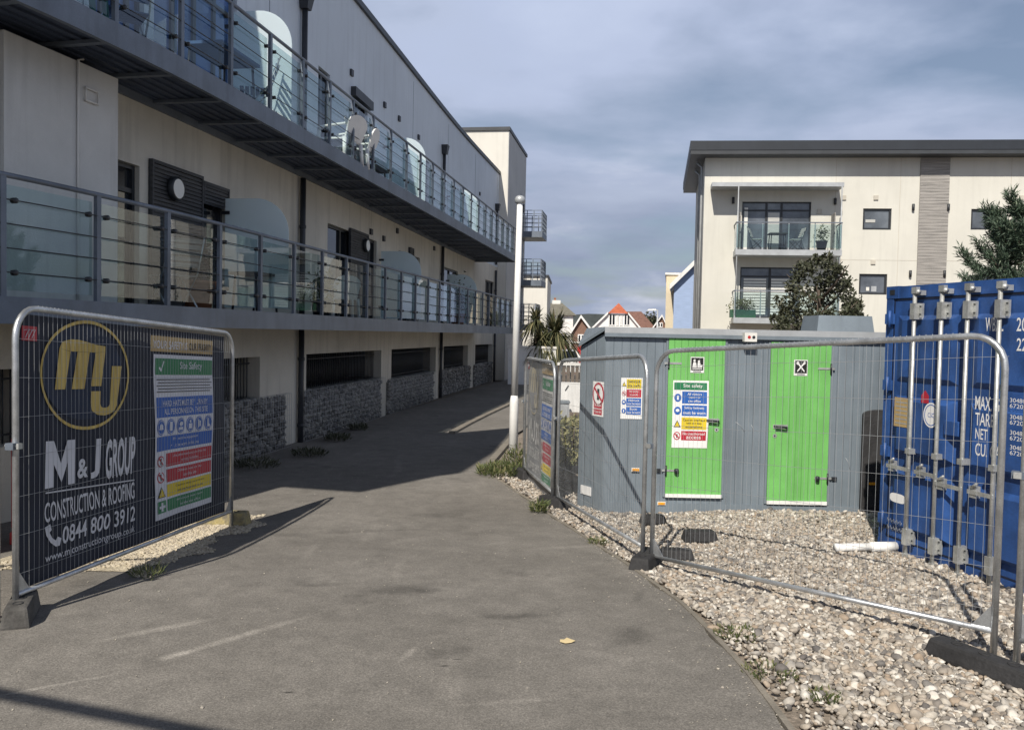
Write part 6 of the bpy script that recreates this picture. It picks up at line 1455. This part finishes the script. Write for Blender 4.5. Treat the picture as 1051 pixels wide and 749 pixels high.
q = at_y(665.5, 317.5, Y); mb = MB(); mb.tube([(p[0], Y, p[2]-.02), (q[0]+.5, Y, q[2]-.05)], .04, M['trim'], 6); mb.build('arm', g); mb = MB(); mb.hexa([(q[0]-.1, Y-.12, q[2]-.1), (q[0]+.65, Y-.12, q[2]-.08), (q[0]+.65, Y+.12, q[2]-.08), (q[0]-.1, Y+.12, q[2]-.1), (q[0], Y-.08, q[2]+.02), (q[0]+.6, Y-.08, q[2]+.05), (q[0]+.6, Y+.08, q[2]+.05), (q[0], Y+.08, q[2]+.02)], M['offwhite']); mb.build('lamp_head', g)
# sand and blue houses at the left side of the ivory house
Y = 58; a, b = at_y(684, 282, Y), at_y(697, 282, Y); g = thing('sand_coloured_house', 'tall sand-coloured flat-topped house next to the pale blue gable', 'house', (a[0], Y, -.3))
k = a[0]/Y*9*1.05; q4 = lambda z, e: [V(a[0]-e, Y-e, z), V(b[0]+.5+e, Y-e, z), V(b[0]+.5+e+k, Y+9, z), V(a[0]-e+k, Y+9, z)]
mb = MB(); mb.hexa(q4(-.3, 0)+q4(a[2], 0), M['sand_render']); mb.build('wall', g); mb = MB(); mb.hexa(q4(a[2]+.001, .1)+q4(a[2]+.14, .1), M['offwhite']); mb.build('coping', g)
g = gable_house(692, 728, 290, 712, 270, 52, 9, M['paleblue'], M['offwhite'], 'blue_house', 'pale blue gabled house half hidden behind the ivory apartment house', None, ())
# white block beyond the palms
Y = 64; a, b = at_y(549, 284, Y), at_y(562, 284, Y); c = at_y(565.5, 290, Y+9); g = thing('white_block', 'plain white flat-topped block just beyond the tower balconies', 'building', (a[0], Y, -.3))
mb = MB(); o_ = V(a[0], Y, -.3); mb.hexa([V(a[0]-2, Y, -.3), V(b[0], Y, -.3), V(c[0], Y+9, -.3), V(a[0]-2, Y+9, -.3), V(a[0]-2, Y, a[2]), V(b[0], Y, a[2]), V(c[0], Y+9, a[2]), V(a[0]-2, Y+9, a[2])], M['tower']); mb.build('wall', g)
mb = MB(); mb.hexa([V(a[0]-2.1, Y-.1, a[2]+.001), V(b[0]+.1, Y-.1, a[2]+.001), V(c[0]+.1, Y+9.1, a[2]+.001), V(a[0]-2.1, Y+9.1, a[2]+.001), V(a[0]-2.1, Y-.1, a[2]+.15), V(b[0]+.1, Y-.1, a[2]+.15), V(c[0]+.1, Y+9.1, a[2]+.15), V(a[0]-2.1, Y+9.1, a[2]+.15)], M['roofgrey']); mb.build('roof_edge', g)
# wooded hills on the skyline
xs = np.linspace(-700, 700, 90); vs = []; 
for x in xs:
    h = 12+7*math.sin(x*.011+1)+4*math.sin(x*.031)+2*math.sin(x*.09); vs += [(x, 760, -2), (x, 800, h), (x, 900, h*.8)]
mb = MB(); mb.add(vs, [(3*i+k, 3*i+3+k, 3*i+4+k, 3*i+1+k) for i in range(len(xs)-1) for k in (0, 1)], M['hill'], True); tag(mb.build('hills'), None, None, kind='structure')

# ---------------------------------------------------------------- shingle, chippings, grit
def cover(n, ok, x0, x1, y0, y1, dens):
    x = RNG.uniform(x0, x1, n); y = RNG.uniform(y0, y1, n); k = np.array([ok(a, b) for a, b in zip(x, y)]); k &= RNG.random(n) < dens(y); return x[k], y[k]
def in_gravel(x, y):
    if x < pathR(y)+.06-.03*math.sin(y*7): return False
    if x > xL and y > CY0-.02: return False
    if cfx < x <= xL and y > CY0+(xL-x)*1.6: return False
    # inside the container footprint
    d = V(x, y, 0)-oK; a = d[0]*uK[0]+d[1]*uK[1]; c = d[0]*vK[0]+d[1]*vK[1]
    if -.02 < a < KW and c > .03: return False
    return abs(x) < y*.66+2.2
x, y = cover(235000, in_gravel, -.6, 7.0, 3.0, 13.6, lambda y: np.clip(1.15-.045*(y-4), .5, 1))
z = np.array([gravel_z(a, b) for a, b in zip(x, y)])
edge = np.array([a-pathR(b) for a, b in zip(x, y)])
wid = .16+.42*np.clip((6.8-y)/2.6, 0, 1)+.08*np.sin(y*6); keep = (edge > wid) | (RNG.random(len(x)) < .12+.88*np.clip(edge/wid, 0, 1)**1.5); x, y, z = x[keep], y[keep], z[keep]
sz = RNG.lognormal(math.log(.0138), .40, len(x)); sz = np.clip(sz, .006, .036)
S3 = np.stack([sz*RNG.uniform(.9, 1.4, len(x)), sz*RNG.uniform(.75, 1.0, len(x)), sz*RNG.uniform(.45, .75, len(x))], 1)
C = np.stack([x, y, z-.022+sz*.35+RNG.uniform(0, .022, len(x))], 1)
near = y < 7.2
tag(stones('shingle', C[near], S3[near], M['stone'], ICO2, yaw_tilt(near.sum(), .45), rough=.17), None, None, kind='stuff')
tag(stones('shingle', C[~near], S3[~near], M['stone'], ICO1, yaw_tilt((~near).sum(), .5), rough=.2), None, None, kind='stuff')
# pale chippings under and behind the left fence
lx = lambda y: float(np.interp(y, [L1A[1], L1B[1]], [L1A[0], L1B[0]]))
inl = lambda x, y: -1.2 < x-lx(y) < .22+.10*math.sin(y*5)+.06*math.sin(y*13) and 7.0+.2*math.sin(x*9) < y < 9.7+.2*math.sin(x*4)
band('chipping_ground', lambda y: lx(y)-1.3, lambda y: lx(y)+.2+.10*math.sin(y*5)+.06*math.sin(y*13), list(np.arange(7.0, 9.7, .1)), lambda x, y: gz(x, y)+.006, M['palebed'], 8)
x, y = cover(14000, inl, -4.6, -2.5, 6.8, 10.9, lambda y: y*0+1)
sz = RNG.uniform(.008, .02, len(x)); C = np.stack([x, y, [gz(a, b)+.008 for a, b in zip(x, y)]], 1)
tag(stones('pale_chippings', C, np.stack([sz*1.2, sz, sz*.7], 1), M['palestone'], ICO1, yaw_tilt(len(x), .4), smooth=False), None, None, kind='stuff')
# loose grit scattered on the asphalt
x = RNG.uniform(-4.5, 1.4, 800); y = 4+11*RNG.random(800)**1.3
k = np.array([a < pathR(b)-.02 for a, b in zip(x, y)]); x, y = x[k], y[k]
ex = int(420); yy = RNG.uniform(3.8, 13.4, ex); xx = np.array([pathR(b) for b in yy])-np.abs(RNG.normal(0, .09, ex)); x = np.r_[x, xx]; y = np.r_[y, yy]
sz = RNG.uniform(.002, .0055, len(x)); big_ = RNG.random(len(x)) < .06; sz[big_] *= 2.0
C = np.stack([x, y, [gz(a, b)+.004 for a, b in zip(x, y)]], 1)
tag(stones('loose_grit', C, np.stack([sz*1.3, sz, sz*.6], 1), M['grit'], ICO1, yaw_tilt(len(x), .3), smooth=False), None, None, kind='stuff')
# dirt and moss creeping over the edging
mossy = lambda t: .10+.05*math.sin(t*3.1)+.035*math.sin(t*11)
# ---------------------------------------------------------------- things on the left-hand balconies
zd = Z0+.211; zd2 = Z1+.211
def spot(px, py, o, z): s_ = EC.hit(px, py, o)[0]; return EC.P(s_, o, z), math.atan2(EC.t(s_)[1], EC.t(s_)[0])
p, a = spot(203, 300, .55, zd); pot_plant(p, .24, .42, .55, 'terracotta pot with a dark plant on the lower balcony, beside the slatted shutter', M['terracotta'], M['leaf_dark'], 260)
p, a = spot(178, 300, .6, zd); deck_chair(p, a+2.6, 'folding slatted chair by the dark door on the lower balcony', M['wood'], M['galv'])
p, a = spot(262, 300, .6, zd); table(p, a, 'small dark table on the lower balcony just before the first frosted screen', M['wicker'], (.8, .5, .65))
p, a = spot(330, 300, .55, zd); pot_plant(p, .2, .35, .5, 'leafy pot plant past the first frosted screen on the lower balcony', M['dark'], M['leaf_weed'], 240)
p, a = spot(352, 300, .6, zd); deck_chair(p, a+2.2, 'white moulded chair on the lower balcony in front of the shuttered window', M['white'], None, plastic=True)
p, a = spot(470, 310, .6, zd); pot_plant(p, .25, .4, .9, 'tall plant in a pot near the far end of the lower balcony', M['terracotta'], M['leaf_dark'], 260)
p, a = spot(128, 30, .55, zd2); deck_chair(p, a+2.4, 'folding slatted chair at the near end of the upper balcony', M['chairblue'], M['galv'])
p, a = spot(75, 12, .5, zd2); deck_chair(p, a+2.0, 'white moulded chair on the upper balcony above the projecting bay', M['tealcloth'], None, plastic=True)
p, a = spot(228, 70, .55, zd2); table(p, a, 'blue-grey table on the upper balcony before the first frosted screen', M['chairblue'], (1.1, .6, .72))
p, a = spot(262, 95, .5, zd2); deck_chair(p, a+3.6, 'folding slatted chair beside the blue-grey table on the upper balcony', M['chairblue'], M['galv'])
p, a = spot(349, 145, .36, zd2); deck_chair(p, a+3.0, 'left one of two sunlit white moulded chairs on the upper balcony', M['white'], None, plastic=True).scale = (1.3, 1.2, .98)
p, a = spot(366, 155, .36, zd2); deck_chair(p, a+3.3, 'right one of two sunlit white moulded chairs on the upper balcony', M['white'], None, plastic=True).scale = (1.3, 1.2, .98)
p, a = spot(380, 165, .7, zd2); table(p, a, 'dark wicker table beside the sunlit white chairs on the upper balcony', M['wicker'], (.9, .6, .5))
# red and grey barrier behind the left fence
g = thing('plastic_barrier', 'red plastic barrier standing behind the near end of the navy banner', 'barrier', local=True)
mb = MB(); mb.box(0, .5, -.025, .025, .12, 1.0, M['redplastic']); mb.build('panel', g, bevel=.015)
for x in (.08, .42): mb = MB(); mb.box(x-.05, x+.05, -.2, .2, 0, .119, M['redplastic']); mb.build('foot', g, bevel=.01)
p = gnd(26, 560); g.location = (p[0]-.25, p[1]+.2, gz(p[0], p[1])); g.rotation_euler = (0, 0, .3)
# unseen bar on posts, added outside the frame to cast the thin corner shadow
dS = V(math.sin(SUN_AZ), math.cos(SUN_AZ), 0)*(4.2/math.tan(SUN_EL)); A = gnd(-40, 704)-dS; B = gnd(215, 753)-dS; e_ = (B-A)/np.linalg.norm(B-A); A = A-e_*1.0; B = B+e_*.6
g = thing('shadow_bar', 'unseen galvanised bar on two posts, added to cast the thin shadow across the lower left corner', 'barrier', (A[0], A[1], 0))
mb = MB(); mb.tube([A+V(0, 0, 4.2), B+V(0, 0, 4.2)], .045, M['galv'], 10); mb.build('rail', g)
for P0_ in (A, B): mb = MB(); mb.tube([V(P0_[0], P0_[1], -.05), V(P0_[0], P0_[1], 4.18)], .045, M['galv'], 10); mb.build('post', g)
